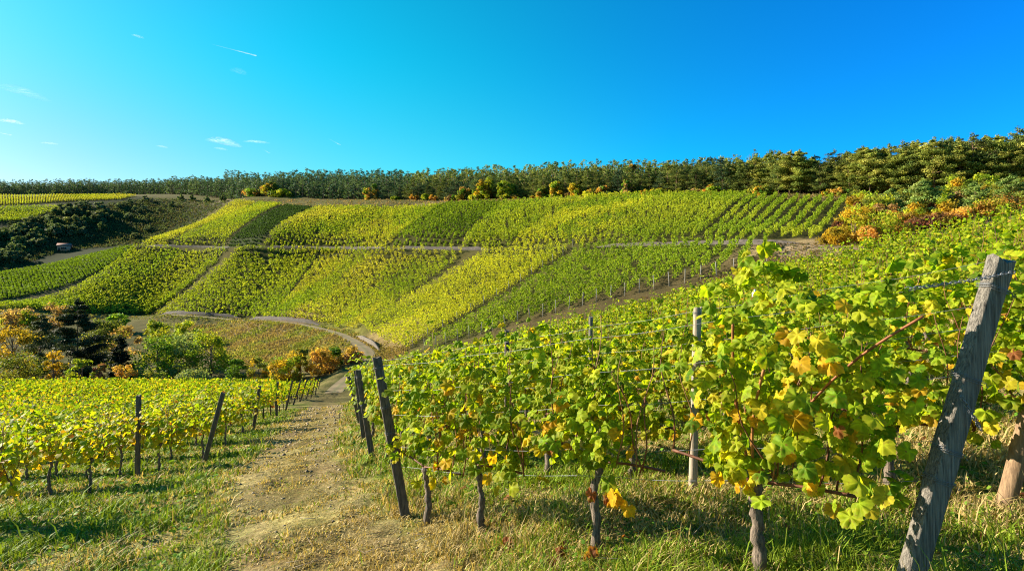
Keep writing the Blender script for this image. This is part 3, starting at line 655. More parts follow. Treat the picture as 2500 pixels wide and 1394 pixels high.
for q, lab in [(1.2, 'wire of the second row tied low on the upright round post'), (1.58, 'wire of the second row with frayed twists beside the upright round post'), (1.92, 'uppermost wire of the second row, running past the post top')]:
    wire([l2+[0, 0, q*.95], m2b+[-.03, -.05, q], r2b+[0, 0, q]], lab, .0017, curls=(.45, .55, .7))
# chain of links between the big post's head and the top wire, and one hanging loose on it
def chain(P, label, link=.030):
    Q = polyline(np.asarray(P, float), link*.72); mb = MB()
    for i in range(len(Q)-1):
        a, b = Q[i], Q[i+1]; d = (b-a)/np.linalg.norm(b-a); s = np.array([0, 0, 1.0]) if abs(d[2]) < .9 else np.array([1.0, 0, 0]); s -= d*np.dot(s, d); s /= np.linalg.norm(s)
        if i % 2: s = np.cross(d, s)
        th = np.linspace(0, 2*PI, 13); mb.tube((a+b)/2+(np.cos(th)*link*.62)[:, None]*d+(np.sin(th)*link*.34)[:, None]*s, .0028, 5, caps=False)
    return tag(mb.build('chain', M['wire']), label, 'chain')
hp = rb+(rt-rb)*.94+np.array([-.05, -.07, 0])
chain([hp+[.09, 0, .03], hp, hp+[-.2, .0, -.03], hp+[-.45, .1, -.07]], 'dark chain stretched from the head of the big leaning post into the leaves')
hq = rb+(rt-rb)*.56+np.array([.0, -.075, 0])
chain([hq+[-.06, 0, .03], hq, hq+[.025, -.01, -.05], hq+[.0, -.01, -.11], hq+[.04, -.01, -.15]], 'short chain hanging in loops from the middle of the big leaning post')
# small white tag clipped to a wire
tg = on_view(1842, 724, 4.6); mb = MB(); mb.box((0, 0, 0), (.036, .012, .07)); mb.box((.0, -.008, .045), (.014, .008, .03))
m, t, out = newmat('white_plastic'); pb = N(t, 'ShaderNodeBsdfPrincipled'); pb.inputs['Base Color'].default_value = (.75, .77, .8, 1); pb.inputs['Roughness'].default_value = .4; t.links.new(pb.outputs[0], out.inputs[0]); M['plastic'] = m
o = mb.build('clip', M['plastic']); o.location = tg; tag(o, 'small white plastic clip among the leaves above the front row', 'clip')

# ------------------------------------------------------------------ the far vines (one mass): rows on the far hillside and the deep rows of the near fields
def vine_mass():
    mb = MB(); wood = MB()
    # deep rows of the two near fields: small leaf quads
    Pn = []; Cn = []; Nn = []; Tn = []; Sn = []
    for (x, y, rz, f) in rest:
        d = math.hypot(x, y); n = int(np.clip(3400/d, 45, 130)); z1 = 1.85 if f == 'R' else 1.62
        q = R.beta(1.6, 1.0, n); lx = R.uniform(-.7, .7, n); ly = R.normal(0, .19, n)
        P = np.stack([x+lx*math.cos(rz)-ly*math.sin(rz), y+lx*math.sin(rz)+ly*math.cos(rz), .6+(z1-.6)*q+.2*noise(lx+x*3, lx+y*5, .5)*q], 1)
        P[:, 2] += gz(x, y)
        c = pick(W_RIGHT if f == 'R' else W_LEFT, n)
        if f == 'L':
            lo = (R.random(n) < .5) & (q < .45); c[lo] = pick([0, 0, .3, 1, 3, 2.5, .4], int(lo.sum()))
        Pn.append(P); Cn.append(c); Sn.append(R.uniform(.06, .10, n)*max(1, d/45))
        wood.tube([[x, y, P[0, 2]*0+gz(x, y)-.1], [x+R.normal(0, .03), y, gz(x, y)+.75]], [.03, .025], 5, caps=False, C=(.03, .022, .018))
    P = np.concatenate(Pn); n = len(P)
    nr = np.stack([R.normal(0, .6, n), R.normal(0, .6, n), R.uniform(-.1, 1, n)], 1); tp = np.stack([R.normal(0, .6, n), R.normal(0, .6, n), -R.uniform(.2, 1, n)], 1)
    add_leaves(mb, P, nr, tp, np.concatenate(Sn), np.concatenate(Cn), 0)
    # far hillside plots: rows run up the slope
    for Q, pl in zip(PLOTQ, PLOTS):
        cols = np.array(pl[4]); h = pl[5]; spc, lsd = pl[6:] if len(pl) > 6 else (1.9, .13)
        wid = .5*(np.linalg.norm(Q[1]-Q[0])+np.linalg.norm(Q[2]-Q[3])); nrow = max(2, int(wid/spc))
        for i in range(nrow):
            u = (i+.5)/nrow; a = Q[0]+(Q[1]-Q[0])*u; b = Q[3]+(Q[2]-Q[3])*u
            ln = np.linalg.norm(b-a); nv = max(2, int(ln/1.25)); v = (np.arange(nv)+.5)/nv
            B = a+(b-a)*v[:, None]+R.normal(0, .10, (nv, 2)); B = B[R.random(nv) > .035]; B = B[np.minimum(dist_to(LOWER, B[:, 0], B[:, 1])[0], dist_to(UPPER, B[:, 0], B[:, 1])[0]) > 2.7]
            if not len(B): continue
            z = tz(B[:, 0], B[:, 1]); d = np.hypot(B[:, 0], B[:, 1]).mean()
            nl = int(np.clip(7500/d, 26, 75)); n = len(B)*nl
            X = np.repeat(B, nl, 0); q = R.beta(1.4, 1.1, n); dr = (b-a)/ln
            hv = np.repeat(h*R.uniform(.8, 1.12, len(B)), nl)
            lx = R.normal(0, .34, n); ly = R.normal(0, lsd, n)
            P = np.stack([X[:, 0]+lx*dr[0]-ly*dr[1], X[:, 1]+lx*dr[1]+ly*dr[0], np.repeat(z, nl)+hv*(.16+.84*q)], 1)
            mixn = np.clip((noise(B[:, 0], B[:, 1], 22)+.4*noise(B[:, 0], B[:, 1], 6)+R.normal(0, .25, len(B))+1.1)/2.2, 0, .999)*(len(cols)-1)
            k = mixn.astype(int); fr_ = (mixn-k)[:, None]; vc = cols[k]*(1-fr_)+cols[np.minimum(k+1, len(cols)-1)]*fr_
            c = np.repeat(vc*R.uniform(.92, 1.08, (len(B), 1)), nl, 0)*R.uniform(.88, 1.12, (n, 1))
            sz = R.uniform(.11, .19, n)*np.clip(d/120, 1.0, 1.6)
            nr = np.stack([R.normal(0, .6, n), R.normal(0, .6, n), R.uniform(0, 1, n)], 1); tp = np.stack([R.normal(0, .5, n), R.normal(0, .5, n), -R.uniform(.3, 1, n)], 1)
            u_, t_, n_ = rot_frames(nr, tp); s = sz[:, None]
            V = np.stack([P+t_*s, P+u_*s*.75, P-t_*s*.7, P-u_*s*.75], 1).reshape(-1, 3)
            mb.add(V, (np.arange(n)*4)[:, None]+np.arange(4), np.repeat(c, 4, 0))
    o = mb.build('vine_rows', M['far_leaf']); tag(o, 'rows of grapevines covering the far hillside and the deep part of both near vineyards', 'vineyard', kind='stuff')
    wo_ = wood.build('trunks', M['cane'], o); wo_['kind'] = 'stuff'
vine_mass()

# ------------------------------------------------------------------ walls along the two far roads, stakes, hut
def road_wall(Q, qz, px0, px1, side, h, off, label):
    a, b = sorted((idx_px(Q, px0), idx_px(Q, px1))); return wall('stone_wall', Q, qz, a, b, side, h, off, label)
road_wall(LOWER, ROADS[0][1], 375, 585, 1, 1.05, 2.1, 'long low grey stone wall above the lower road, left stretch under the vines')
road_wall(LOWER, ROADS[0][1], 588, 775, 1, .95, 2.1, 'low grey stone wall above the lower road where the road starts to bend')
road_wall(LOWER, ROADS[0][1], 846, 916, 1, .85, 1.8, 'pale curved stone wall at the bend of the lower road above the path')
road_wall(UPPER, ROADS[1][1], 350, 560, 1, .9, 2.2, 'pale bank wall of the upper road at its far left end')
road_wall(UPPER, ROADS[1][1], 640, 940, 1, 1.0, 2.2, 'pale low wall of the upper road under the olive plot')
road_wall(UPPER, ROADS[1][1], 950, 1200, 1, 1.0, 2.2, 'grey wall of the upper road under the dark green plot')
road_wall(UPPER, ROADS[1][1], 1425, 2000, 1, .85, 2.2, 'dark grey retaining wall of the upper road, above the clear rows on the right')
def stakes(Q0, Q1, n, label, group, hgt=1.9):
    first = None
    for i in range(n):
        p = Q0+(Q1-Q0)*(i+.5)/n; z = gz(*p)
        if first is None:
            mb = MB(); mb.tube([[0, 0, -.2], [0.02, 0, hgt*.5], [.0, 0, hgt]], [.05, .045, .045], 6, C=(.30, .28, .25)); first = mb.build('vineyard_stake', M['road']); o = first
        else:
            o = first.copy(); COL.objects.link(o)
        o.location = (p[0], p[1], z); o.rotation_euler = (random.gauss(0, .04), random.gauss(0, .04), 0); tag(o, label, 'stake', group)
stakes(PLOTQ[13][0], PLOTQ[13][1], 26, 'thin pale stake at the lower end of a row, along the brown strip', 'stakes along the brown strip')
stakes(PLOTQ[12][1], PLOTQ[12][2], 14, 'thin pale stake along the dark gap between the yellow plot and the clear rows', 'stakes along the dark gap')

def hut():
    x, y = hit(157, 611, 200); z = gz(x, y); e = empty('hut', (x, y, z-.3), math.radians(28)); e.scale = (.8, .8, .8); tag(e, 'small pinkish hut with a red roof and dark opening on the shaded slope', 'hut')
    m_ = surf_mat('plaster', (2, 2, 2), 5, cols=((.48, .20, .14), (.62, .32, .24)), bump=.2); r_ = surf_mat('roof_tile', (1, 9, 9), 4, cols=((.20, .09, .07), (.34, .17, .13)), bump=.5); d_ = surf_mat('dark_opening', (2, 2, 2), 2, cols=((.01, .01, .012), (.03, .03, .03)), bump=0)
    b = MB(); b.box((0, 0, 1.55), (6.0, 4.0, 3.1)); b.build('wall', m_, e)
    b = MB(); V = np.array([[-3.4, -2.5, 2.95], [3.4, -2.5, 2.95], [3.4, 2.5, 2.95], [-3.4, 2.5, 2.95], [-3.4, 0, 4.6], [3.4, 0, 4.6], [-3.4, -2.5, 3.15], [3.4, -2.5, 3.15], [3.4, 2.5, 3.15], [-3.4, 2.5, 3.15]])
    b.add(V, [np.array([[0, 3, 2, 1], [0, 1, 7, 6], [2, 3, 9, 8], [6, 7, 5, 4], [8, 9, 4, 5]]), np.array([[6, 4, 9], [7, 8, 5]]), np.array([[1, 2, 8, 7], [3, 0, 6, 9]])]); b.build('roof', r_, e)
    b = MB(); b.box((.1, -2.03, 1.5), (2.6, .12, .9)); b.build('window', d_, e)
    b = MB(); b.box((-2.1, -2.03, .95), (.8, .1, 1.7)); b.build('door', d_, e)
hut()

# ------------------------------------------------------------------ trees
def clump(mb, c, rad, n, size, col, up=.4, ratio=.6, shell=.55):
    d = R.normal(size=(n, 3)); d /= np.linalg.norm(d, axis=1)[:, None]
    rr = R.uniform(0, 1, n)**shell; P = np.asarray(c)+d*rr[:, None]*np.asarray(rad)
    nr = d+R.normal(0, .6, (n, 3))+[0, 0, up]; tp = R.normal(size=(n, 3))-[0, 0, .3]
    u, t, nn = rot_frames(nr, tp); s = (R.uniform(.65, 1.25, n)*size)[:, None]
    V = np.stack([P+t*s, P+u*s*ratio, P-t*s*.8, P-u*s*ratio], 1).reshape(-1, 3)
    cc = np.asarray(col)*R.uniform(.75, 1.25, (n, 1))*R.uniform(.93, 1.07, (n, 3))
    mb.add(V, (np.arange(n)*4)[:, None]+np.arange(4), np.repeat(cc, 4, 0))
def pine(seed, H=12, broad=1.0, start=.32, cols=((.045, .075, .022), (.07, .10, .028), (.10, .12, .035)), dens=1.0, conical=.0):
    g = random.Random(seed); t_ = MB(); f = MB(); k = 9; q = np.linspace(0, 1, k)
    P = np.stack([.25*np.sin(q*3+seed), .2*np.cos(q*4+seed)-.2*math.cos(seed), q*H-.3], 1); t_.tube(P, .20*(1.05-.92*q), 7)
    z = start*H
    while z < H*.97:
        v = (z-start*H)/(H*(1-start)); prof = ((1-v)**.75 if conical else (math.sin(PI*min(1, .22+.80*v))**.8)); L0 = H*.21*broad*prof+.35
        for b in range(g.randint(3, 5)):
            if g.random() < .12: continue
            a = g.uniform(0, 2*PI); ln = L0*g.uniform(.6, 1.15); c0 = np.array([np.interp(z, P[:, 2], P[:, 0]), np.interp(z, P[:, 2], P[:, 1]), z])
            tip = c0+[math.cos(a)*ln, math.sin(a)*ln, ln*g.uniform(-.05, .35)]
            t_.tube([c0, (c0+tip)/2+[0, 0, -.08*ln], tip], [.05, .035, .015], 4, caps=False)
            col = g.choice(cols)
            for s in (.55, .95):
                cc = c0+(tip-c0)*s; rr = (.34*ln*g.uniform(.7, 1.15)+.25)
                clump(f, cc, (rr, rr, rr*.45), int(30*dens*(.5+rr)), .21, np.array(col)*g.uniform(.8, 1.2), up=.5, ratio=.42)
        z += H*.052*g.uniform(.75, 1.2)
    clump(f, P[-1], (.5, .5, .8), int(60*dens), .2, cols[1], ratio=.4)
    return t_.mesh('trunk', M['tree_bark'], True), f.mesh('crown', M['needle'])
def broadleaf(seed, H=8, W_=6, cols=None, dens=1.0, start=.22, size=.22, ncl=26, stems=1):
    g = random.Random(seed); t_ = MB(); f = MB()
    for s in range(stems):
        ox, oy = (g.uniform(-.3, .3)*W_*.4, g.uniform(-.3, .3)*W_*.4) if stems > 1 else (0, 0)
        t_.tube([[ox*.3, oy*.3, -.3], [ox*.6+.1, oy*.6, H*.25], [ox, oy, H*.55], [ox*1.2, oy*1.2, H*.8]], np.array([.022, .017, .012, .005])*H/(stems**.5), 6)
    for i in range(ncl):
        a = g.uniform(0, 2*PI); v = g.uniform(0, 1); zr = start+(1-start)*v; prof = math.sin(PI*min(.97, .18+.74*v))**.7
        rr = W_/2*prof*g.uniform(.35, 1.0); c = np.array([math.cos(a)*rr, math.sin(a)*rr, H*zr*.95])
        t_.tube([[0, 0, H*max(.1, zr-.28)], c*[.55, .55, 1]-[0, 0, .06*H], c], [.006*H, .004*H, .0015*H], 4, caps=False)
        cr = W_*g.uniform(.13, .23); col = np.array(g.choice(cols))*g.uniform(.8, 1.25)
        clump(f, c, (cr, cr, cr*.75), int(78*dens*g.uniform(.7, 1.3)), size, col, up=.45, ratio=.62, shell=.5)
    return t_.mesh('trunk', M['tree_bark'], True), f.mesh('crown', M['tree_leaf'])
def plant(name, meshes, x, y, label, cat, group=None, s=1.0, sz=None, dz=0.0, parts=True):
    e = empty(name, (x, y, gz(x, y)+dz), random.uniform(0, 2*PI)); e.scale = (s, s, s*(sz or 1)); tag(e, label, cat, group)
    put('trunk', meshes[0], e); put('crown', meshes[1], e); return e
GRN = [(.09, .19, .022), (.14, .25, .028), (.21, .30, .032)]; OLV = [(.17, .20, .035), (.24, .25, .04), (.13, .17, .035)]; YEL = [(.42, .28, .025), (.34, .26, .03), (.50, .34, .03)]
ORG = [(.46, .25, .05), (.52, .33, .07), (.38, .20, .05), (.40, .28, .05)]; BRN = [(.38, .24, .10), (.44, .30, .13), (.28, .20, .07)]; RED = [(.26, .10, .06), (.32, .16, .08), (.22, .11, .06), (.24, .18, .06)]; DRK = [(.02, .035, .018), (.03, .05, .02)]
YGR = [(.28, .36, .028), (.38, .40, .032), (.20, .29, .028)]; DUS = [(.20, .26, .10), (.25, .29, .11), (.16, .22, .08)]
BL = [(.045, .075, .045), (.065, .095, .05), (.08, .11, .06)]
NG = ((.08, .12, .032), (.125, .165, .038), (.20, .22, .05)); NB = ((.045, .085, .045), (.07, .12, .055), (.11, .16, .065))
PINES = [pine(s, 12, b, st, cols=NG, conical=c) for s, b, st, c in ((1, 1.6, .06, 1), (2, 1.5, .12, 0), (3, 1.35, .05, 1), (4, 1.45, .18, 0), (5, 1.7, .06, 1))]
SPRUCE = [pine(s, 12, b, .06, cols=NB, conical=1) for s, b in ((11, 1.65), (12, 1.4), (13, 1.8))]
RIDGE = [pine(s, 12, b, st, cols=NB) for s, b, st in ((21, 2.2, .36), (22, 2.5, .14), (23, 2.0, .22))]
NEARPINE = [pine(s, 12, 1.4, .10+.06*(s-31), cols=((.15, .19, .035), (.24, .27, .045), (.34, .33, .065)), dens=2.4) for s in (31, 32, 33)]
BUSHPINE = [pine(s, 7, 1.7, .06, cols=((.13, .20, .045), (.18, .25, .055), (.25, .29, .08)), dens=1.6) for s in (41, 42)]
FPX = [-90, 0, 250, 400, 600, 900, 1200, 1450, 1800, 2080, 2300, 2620]; FRN = [490, 484, 478, 435, 312, 262, 209, 178, 148, 127, 116, 106]; FBK = [620, 600, 560, 510, 400, 335, 285, 245, 205, 172, 152, 140]
forest = []; grid = {}
tries = 0
while tries < 22000:
    tries += 1
    px = random.uniform(-80, 2590); f0 = np.interp(px, FPX, FRN); f1 = np.interp(px, FPX, FBK); Y = f0+(f1-f0)*random.random()**1.4
    if random.random() > (Y/450)**1.0+.18: continue
    x = (px-1250)/F*Y; mind = 2.2 if Y < 330 else 2.5
    kx, ky = int(x//4), int(Y//4)
    if any((x-a)**2+(Y-b)**2 < mind**2 for i in (-1, 0, 1) for j in (-1, 0, 1) for a, b in grid.get((kx+i, ky+j), ())): continue
    grid.setdefault((kx, ky), []).append((x, Y)); forest.append((Y-f0, px, x, Y, f0))
print('forest', len(forest))
# the trees that show largest: those near the wood's front edge and near the camera
forest.sort(key=lambda t: t[0]*1.1+t[3]*.16)
NP = 285
mass = []
ZN = gz
for i, (dd, px, x, Y, f0) in enumerate(forest):
    H = 12*random.uniform(.70, 1.28)*float(np.interp(px, [0, 500, 650, 1500, 1900, 2500], [1.0, .96, .70, .62, .70, .82]))*(1+.5*float(sstep(2, 40, dd))*(550 < px < 1900))
    sc = H/12
    if i < NP:
        if px < 560: pr = random.choice(RIDGE); lab = 'dark tall pine with a bare lower trunk on the far left ridge'; gr = 'pines on the far left ridge'
        elif px < 1250: pr = random.choice(PINES[2:]+SPRUCE+RIDGE[:1]); lab = 'blue-green conifer of the wood above the middle vineyard plots'; gr = 'conifers of the middle wood'
        elif px < 1800: pr = random.choice(PINES+SPRUCE[:1]); lab = 'green conifer of the wood above the yellow vineyard plots'; gr = 'conifers above the yellow plots'
        else: pr = random.choice(NEARPINE+PINES[:2]); lab = 'tall olive-green pine with a reddish trunk in the wood at the upper right'; gr = 'tall pines at the upper right'
        plant('pine_tree', pr, x, Y, lab, 'tree', gr, sc)
    else: mass.append((x, Y, sc, px))
mb = MB(); wood = MB()
for x, Y, sc, px in mass:
    z = gz(x, Y); H = 12*sc; wd = random.uniform(1.3, 1.8); wood.tube([[x, Y, z-.3], [x+.2, Y, z+H*.5], [x, Y, z+H*.95]], [.2, .13, .04], 5, caps=False)
    c = np.array(random.choice(NB if px < 1000 else NG))
    for j in range(20):
        v = random.random(); zz = z+H*(.06+.92*v); rr = H*.19*wd*(1-v)**.7+.15
        a = random.uniform(0, 2*PI); cr = .9*random.uniform(.7, 1.2)
        clump(mb, (x+math.cos(a)*rr*.75, Y+math.sin(a)*rr*.75, zz), (cr, cr, cr*.55), 15, .34, c*random.uniform(.8, 1.25), ratio=.5)
o = mb.build('forest', M['needle']); tag(o, 'deeper part of the conifer wood along the top of the hillside', 'forest', kind='stuff')
wd_ = wood.build('trunks', M['tree_bark'], o); wd_['kind'] = 'stuff'

# single deciduous trees and shrubs: photo column, top row, base row (or None: on the ground at that distance), distance, colours, width in photo columns, label
def single(name, px, top, base, Y, cols, wpx, label, stems=1, seed=None, group=None, cat=None, dens=1.0, start=.15, ncl=24):
    if Y is None: p = hit(px, base, 45); x, y = float(p[0]), float(p[1])
    else: y = Y; x = (px-1250)/F*Y
    z = gz(x, y); H = max(1.2, -(top-HOR)/F*y-z); Wd = wpx/F*y
    m_ = broadleaf(seed or int(px*7+top), H, Wd, cols, dens, start, size=float(np.clip(.0021*y, .13, .4)), ncl=ncl, stems=stems)
    return plant(name, m_, x, y, label, cat or ('tree' if name.endswith('tree') else 'shrub'), group)
T_, S_ = 'broadleaf_tree', 'shrub'
# trees of the gully
def gully_pine(px, top, Y, wpx, cols, label, start=.12, dens=1.6, seed=5, con=0):
    x = (px-1250)/F*Y; z = gz(x, Y); H = -(top-HOR)/F*Y-z; br = (wpx/F*Y)/(2*.235*H)
    plant('conifer_tree', pine(seed, H, br, start, cols, dens, con), x, Y, label, 'tree')
gully_pine(185, 734, 100, 150, ((.018, .03, .018), (.028, .045, .02), (.045, .065, .03)), 'tall broad dark conifer with several limbs, tallest tree of the gully', seed=51, dens=4.0, con=1, start=.1)
gully_pine(100, 768, 110, 70, ((.04, .06, .03), (.06, .08, .03)), 'slimmer olive conifer just left of the tallest gully conifer', seed=52)
gully_pine(298, 822, 94, 66, ((.012, .022, .013), (.02, .032, .018)), 'small almost black spruce between the green trees of the gully', seed=53, con=1, start=.05)
for a in [(T_, 40, 752, None, 138, BRN+YGR[:1], 84, 'russet tree at the back of the gully by the left edge'), (T_, 130, 740, None, 142, BRN, 70, 'brownish tree behind the tallest gully conifer'),
          (T_, 30, 797, None, 100, YEL, 110, 'bright yellow tree at the left edge of the gully'), (T_, 45, 858, None, 92, OLV, 130, 'dark olive bushy tree below the yellow tree at the left edge'),
          (T_, 130, 850, None, 91, YEL, 62, 'golden round tree at the foot of the tallest conifer'), (T_, 255, 780, None, 112, OLV, 90, 'dull green tree right behind the tallest conifer'),
          (T_, 300, 795, None, 118, BRN, 70, 'brownish bushy tree above the black spruce'),
          (S_, 200, 872, None, 88, YGR, 60, 'yellow-green shrub at the foot of the gully conifers'), (S_, 240, 885, None, 87, RED, 34, 'small pinkish russet shrub among the gully bushes'),
          (S_, 300, 888, None, 88, ORG, 56, 'orange shrub in front of the black spruce'), (T_, 385, 825, None, 96, GRN, 130, 'full dark green tree in the middle of the gully'),
          (T_, 410, 800, None, 104, YGR, 110, 'yellow-green tree behind the full green gully tree'), (T_, 455, 812, None, 98, DUS, 100, 'dusty grey-green tree right of the full green gully tree'),
          (T_, 515, 802, None, 97, YGR, 112, 'open-crowned green tree at the right end of the gully trees'), (S_, 290, 765, None, 150, GRN, 50, 'green bush by the lower road above the gully'),
          (S_, 380, 782, None, 138, YGR, 70, 'bright green shrub on the slope under the lower road'), (S_, 455, 785, None, 132, YGR, 66, 'light green shrub right of the bright one under the lower road'),
          (S_, 480, 905, None, 86, DUS, 90, 'low greyish scrub bush along the edge of the left vineyard'), (S_, 370, 908, None, 86, OLV, 80, 'low olive bush along the edge of the left vineyard'),
          (S_, 575, 878, None, 88, GRN, 62, 'dark green shrub at the foot of the brown slope'), (S_, 630, 866, None, 88, OLV+YEL[:1], 66, 'dark shrub with yellow tips at the foot of the brown slope'),
          (S_, 705, 862, None, 86, YEL+YGR, 84, 'yellow shrub in front of a thin dark stem'), (T_, 735, 845, None, 90, OLV, 36, 'thin dark young tree behind the yellow shrub'),
          (S_, 780, 852, None, 88, ORG+YEL, 82, 'orange-yellow rounded shrub beside the end of the path'), (S_, 818, 848, None, 91, GRN, 44, 'green shrub squeezed between two orange ones'),
          (S_, 858, 848, None, 89, ORG+BRN, 56, 'orange-brown shrub below the curved wall')]:
    single(*a, stems=(3 if a[0] == S_ else 1), start=(.06 if a[0] == S_ else .12), dens=1.5 if a[6] > 80 else 1.0, ncl=34 if a[6] > 80 else 22)
# shrubs and young pines of the slope at the right
for a in [(2040, 560, 600, YEL, 70, 'yellow shrub at the end of the upper road'), (2085, 505, 590, YEL+YGR, 80, 'tall golden shrub beside the last vine row'), (2155, 520, 588, YGR, 120, 'broad yellow-green shrub left of the reddish scrub'),
          (2120, 555, 598, ORG, 70, 'orange shrub below the broad yellow-green one'), (2190, 550, 585, YEL+ORG, 80, 'amber shrub at the right of the brown bank'), (2245, 525, 570, RED, 70, 'dark red shrub on the slope under the young pines'),
          (2300, 522, 560, RED+ORG, 80, 'russet shrub under the light green young pine'), (2350, 512, 548, ORG, 80, 'orange shrub near the crest of the right-hand vineyard'), (2420, 492, 530, ORG+YGR, 90, 'orange and green shrub at the far right crest'),
          (2140, 475, 530, YGR+OLV, 90, 'olive shrub beside the top of the last vine row'), (2480, 470, 515, OLV+ORG, 90, 'dull olive shrub at the right edge of the photo')]:
    px, top, base, cols, wp, lab = a; single(S_, px, top, base, None, cols, wp, lab, stems=4, start=.05, dens=1.3, ncl=30)
for px, top, base, wp, lab, j in [(2250, 440, 535, 120, 'bushy young pine, darkest of the pair above the reddish scrub', 0), (2380, 445, 520, 130, 'light green bushy young pine at the right', 1), (2470, 430, 505, 110, 'young pine at the right edge in front of the tall pines', 0), (2175, 462, 520, 70, 'small young pine just right of the topmost vine rows', 1)]:
    x, y = hit(px, base, 60); H = (base-top)/F*y; plant('young_pine', BUSHPINE[j], x, y, lab, 'tree', None, H/7, 1.0)
RS = [broadleaf(820+i, 3.2, 4.4, c, 1.2, .03, .2, 20, 3) for i, c in enumerate((YGR, OLV, YEL+YGR, ORG, RED, YGR+OLV, BRN))]
RP = np.array([(2085, 478), (2200, 468), (2500, 462), (2500, 512), (2300, 552), (2150, 585), (2030, 592)], float); k = 0
while k < 60:
    px, py = random.uniform(2030, 2540), random.uniform(462, 592)
    if not inside(RP, np.array([min(px, 2499)]), np.array([py]))[0]: continue
    x, y = hit(px, py, 60); up = py < 515
    plant('hillside_shrub', RS[random.choice((0, 1, 5, 2, 1, 5)) if up else random.choice((2, 3, 4, 6, 0, 2))], x, y, 'olive shrub filling the slope between the young pines' if up else 'autumn-coloured shrub in the low scrub above the right-hand vineyard', 'shrub', 'olive shrubs on the right slope' if up else 'autumn scrub on the right slope', random.uniform(.6, 1.15)); k += 1
# autumn trees and shrubs along the front of the wood
for px, top, cols, wp, lab in [(615, 462, ORG, 46, 'orange tree at the left end of the middle wood'), (655, 450, YEL, 40, 'yellow tree beside the orange one at the left end of the wood'), (690, 466, YGR, 60, 'pale green round tree in front of the wood, left'),
        (668, 445, BRN, 34, 'rusty tree behind the yellow one'), (905, 450, ORG, 40, 'lone orange tree in the blue-green wood'), (1040, 475, YGR, 24, 'small light green bush in front of the wood'), (965, 482, YGR, 22, 'tiny pale bush on the bare edge of the wood'),
        (1135, 458, ORG, 46, 'pale orange tree at the edge above the dark green plot'), (1168, 462, YEL, 44, 'golden tree beside the pale orange one'), (1185, 430, YEL, 46, 'tall golden tree rising inside the wood'), (1232, 440, YGR, 46, 'yellow-green tree next to the tall golden one'),
        (1360, 446, YEL, 44, 'bright yellow pointed tree at the edge of the wood'), (1325, 462, ORG, 44, 'orange bush left of the bright yellow tree'), (1405, 450, YEL, 46, 'yellow tree right of the bright yellow pointed one'), (1450, 466, YEL+OLV, 46, 'olive-yellow bush at the edge of the wood'),
        (1475, 458, ORG, 40, 'orange-brown tree among green conifers'), (1545, 400, ORG, 30, 'orange treetop rising above the conifers'), (1640, 404, YEL, 44, 'yellow treetop at the skyline'), (1530, 440, BRN, 30, 'brownish tree inside the wood'),
        (1600, 470, YEL, 50, 'yellow bush at the top of the yellow plot'), (1690, 462, BRN, 44, 'brown bush at the top of the green plot'), (1745, 452, YEL, 40, 'yellow bush under the pines'), (1850, 462, ORG, 60, 'orange scrub bush under the pines at the top of the clear rows'), (1110, 480, RED, 40, 'dark red bush at the edge above the olive plot'), (2050, 462, ORG, 44, 'small orange bush by the last rows at the top')]:
    Y = float(np.interp(px, FPX, FRN))-2.5
    if top < 425 and px > 1100: Y += 14
    cols = cols+(OLV+GRN[:2] if cols in (ORG, BRN, RED) else YGR)
    single(T_ if wp > 24 else S_, px, top, None, Y, cols, wp*.95, lab, start=.05, ncl=24, dens=1.1, stems=2)
for i in range(30):    # low scrub along the wood's edge
    px = random.uniform(980, 2080); Y = float(np.interp(px, FPX, FRN))-random.uniform(2, 4.5)
    if i < 3: pr_ = None
    cols = random.choice((ORG, RED, YEL, OLV, BRN, YGR)); x = (px-1250)/F*Y
    if i < 6: SC = globals().setdefault('SC', []); SC.append(broadleaf(900+i, 2.0, 3.4, (OLV, BRN, YGR, OLV, YEL, ORG)[i], .8, .03, .24, 12, 3))
    plant('low_bush', SC[i % 6 if i >= 6 else i], x, Y, 'low autumn-coloured bush in the fringe between the vines and the wood', 'shrub', 'low bushes along the edge of the wood', random.uniform(.6, 1.15))
# scrub on the shaded slope at the left
SLOPE = [(0, 566), (150, 515), (350, 490), (440, 500), (420, 540), (330, 585), (240, 600), (130, 612), (0, 668)]
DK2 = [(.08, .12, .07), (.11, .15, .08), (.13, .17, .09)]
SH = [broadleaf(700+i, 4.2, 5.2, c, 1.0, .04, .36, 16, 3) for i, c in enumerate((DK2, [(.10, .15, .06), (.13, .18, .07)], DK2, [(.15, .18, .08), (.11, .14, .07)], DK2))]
k = 0
while k < 130:
    px, py = random.uniform(-70, 450), random.uniform(485, 668)
    q = max(px, 1)
    if not inside(np.array(SLOPE, float), np.array([q]), np.array([py]))[0]: continue
    if q > 260 and random.random() < .55: continue
    if 105 < q < 215 and 585 < py < 650: continue
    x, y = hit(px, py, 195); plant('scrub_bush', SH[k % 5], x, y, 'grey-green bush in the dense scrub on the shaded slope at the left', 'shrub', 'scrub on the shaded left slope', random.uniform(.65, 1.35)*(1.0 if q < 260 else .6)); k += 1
for px, py in ((470, 490), (505, 494), (545, 492), (440, 488), (75, 474), (130, 476)):
    x, y = hit(px, py, 250); plant('scrub_bush', SH[1], x, y, 'single round bush on the open edge below the far left pines', 'shrub', 'bushes on the open edge at the left', .8)

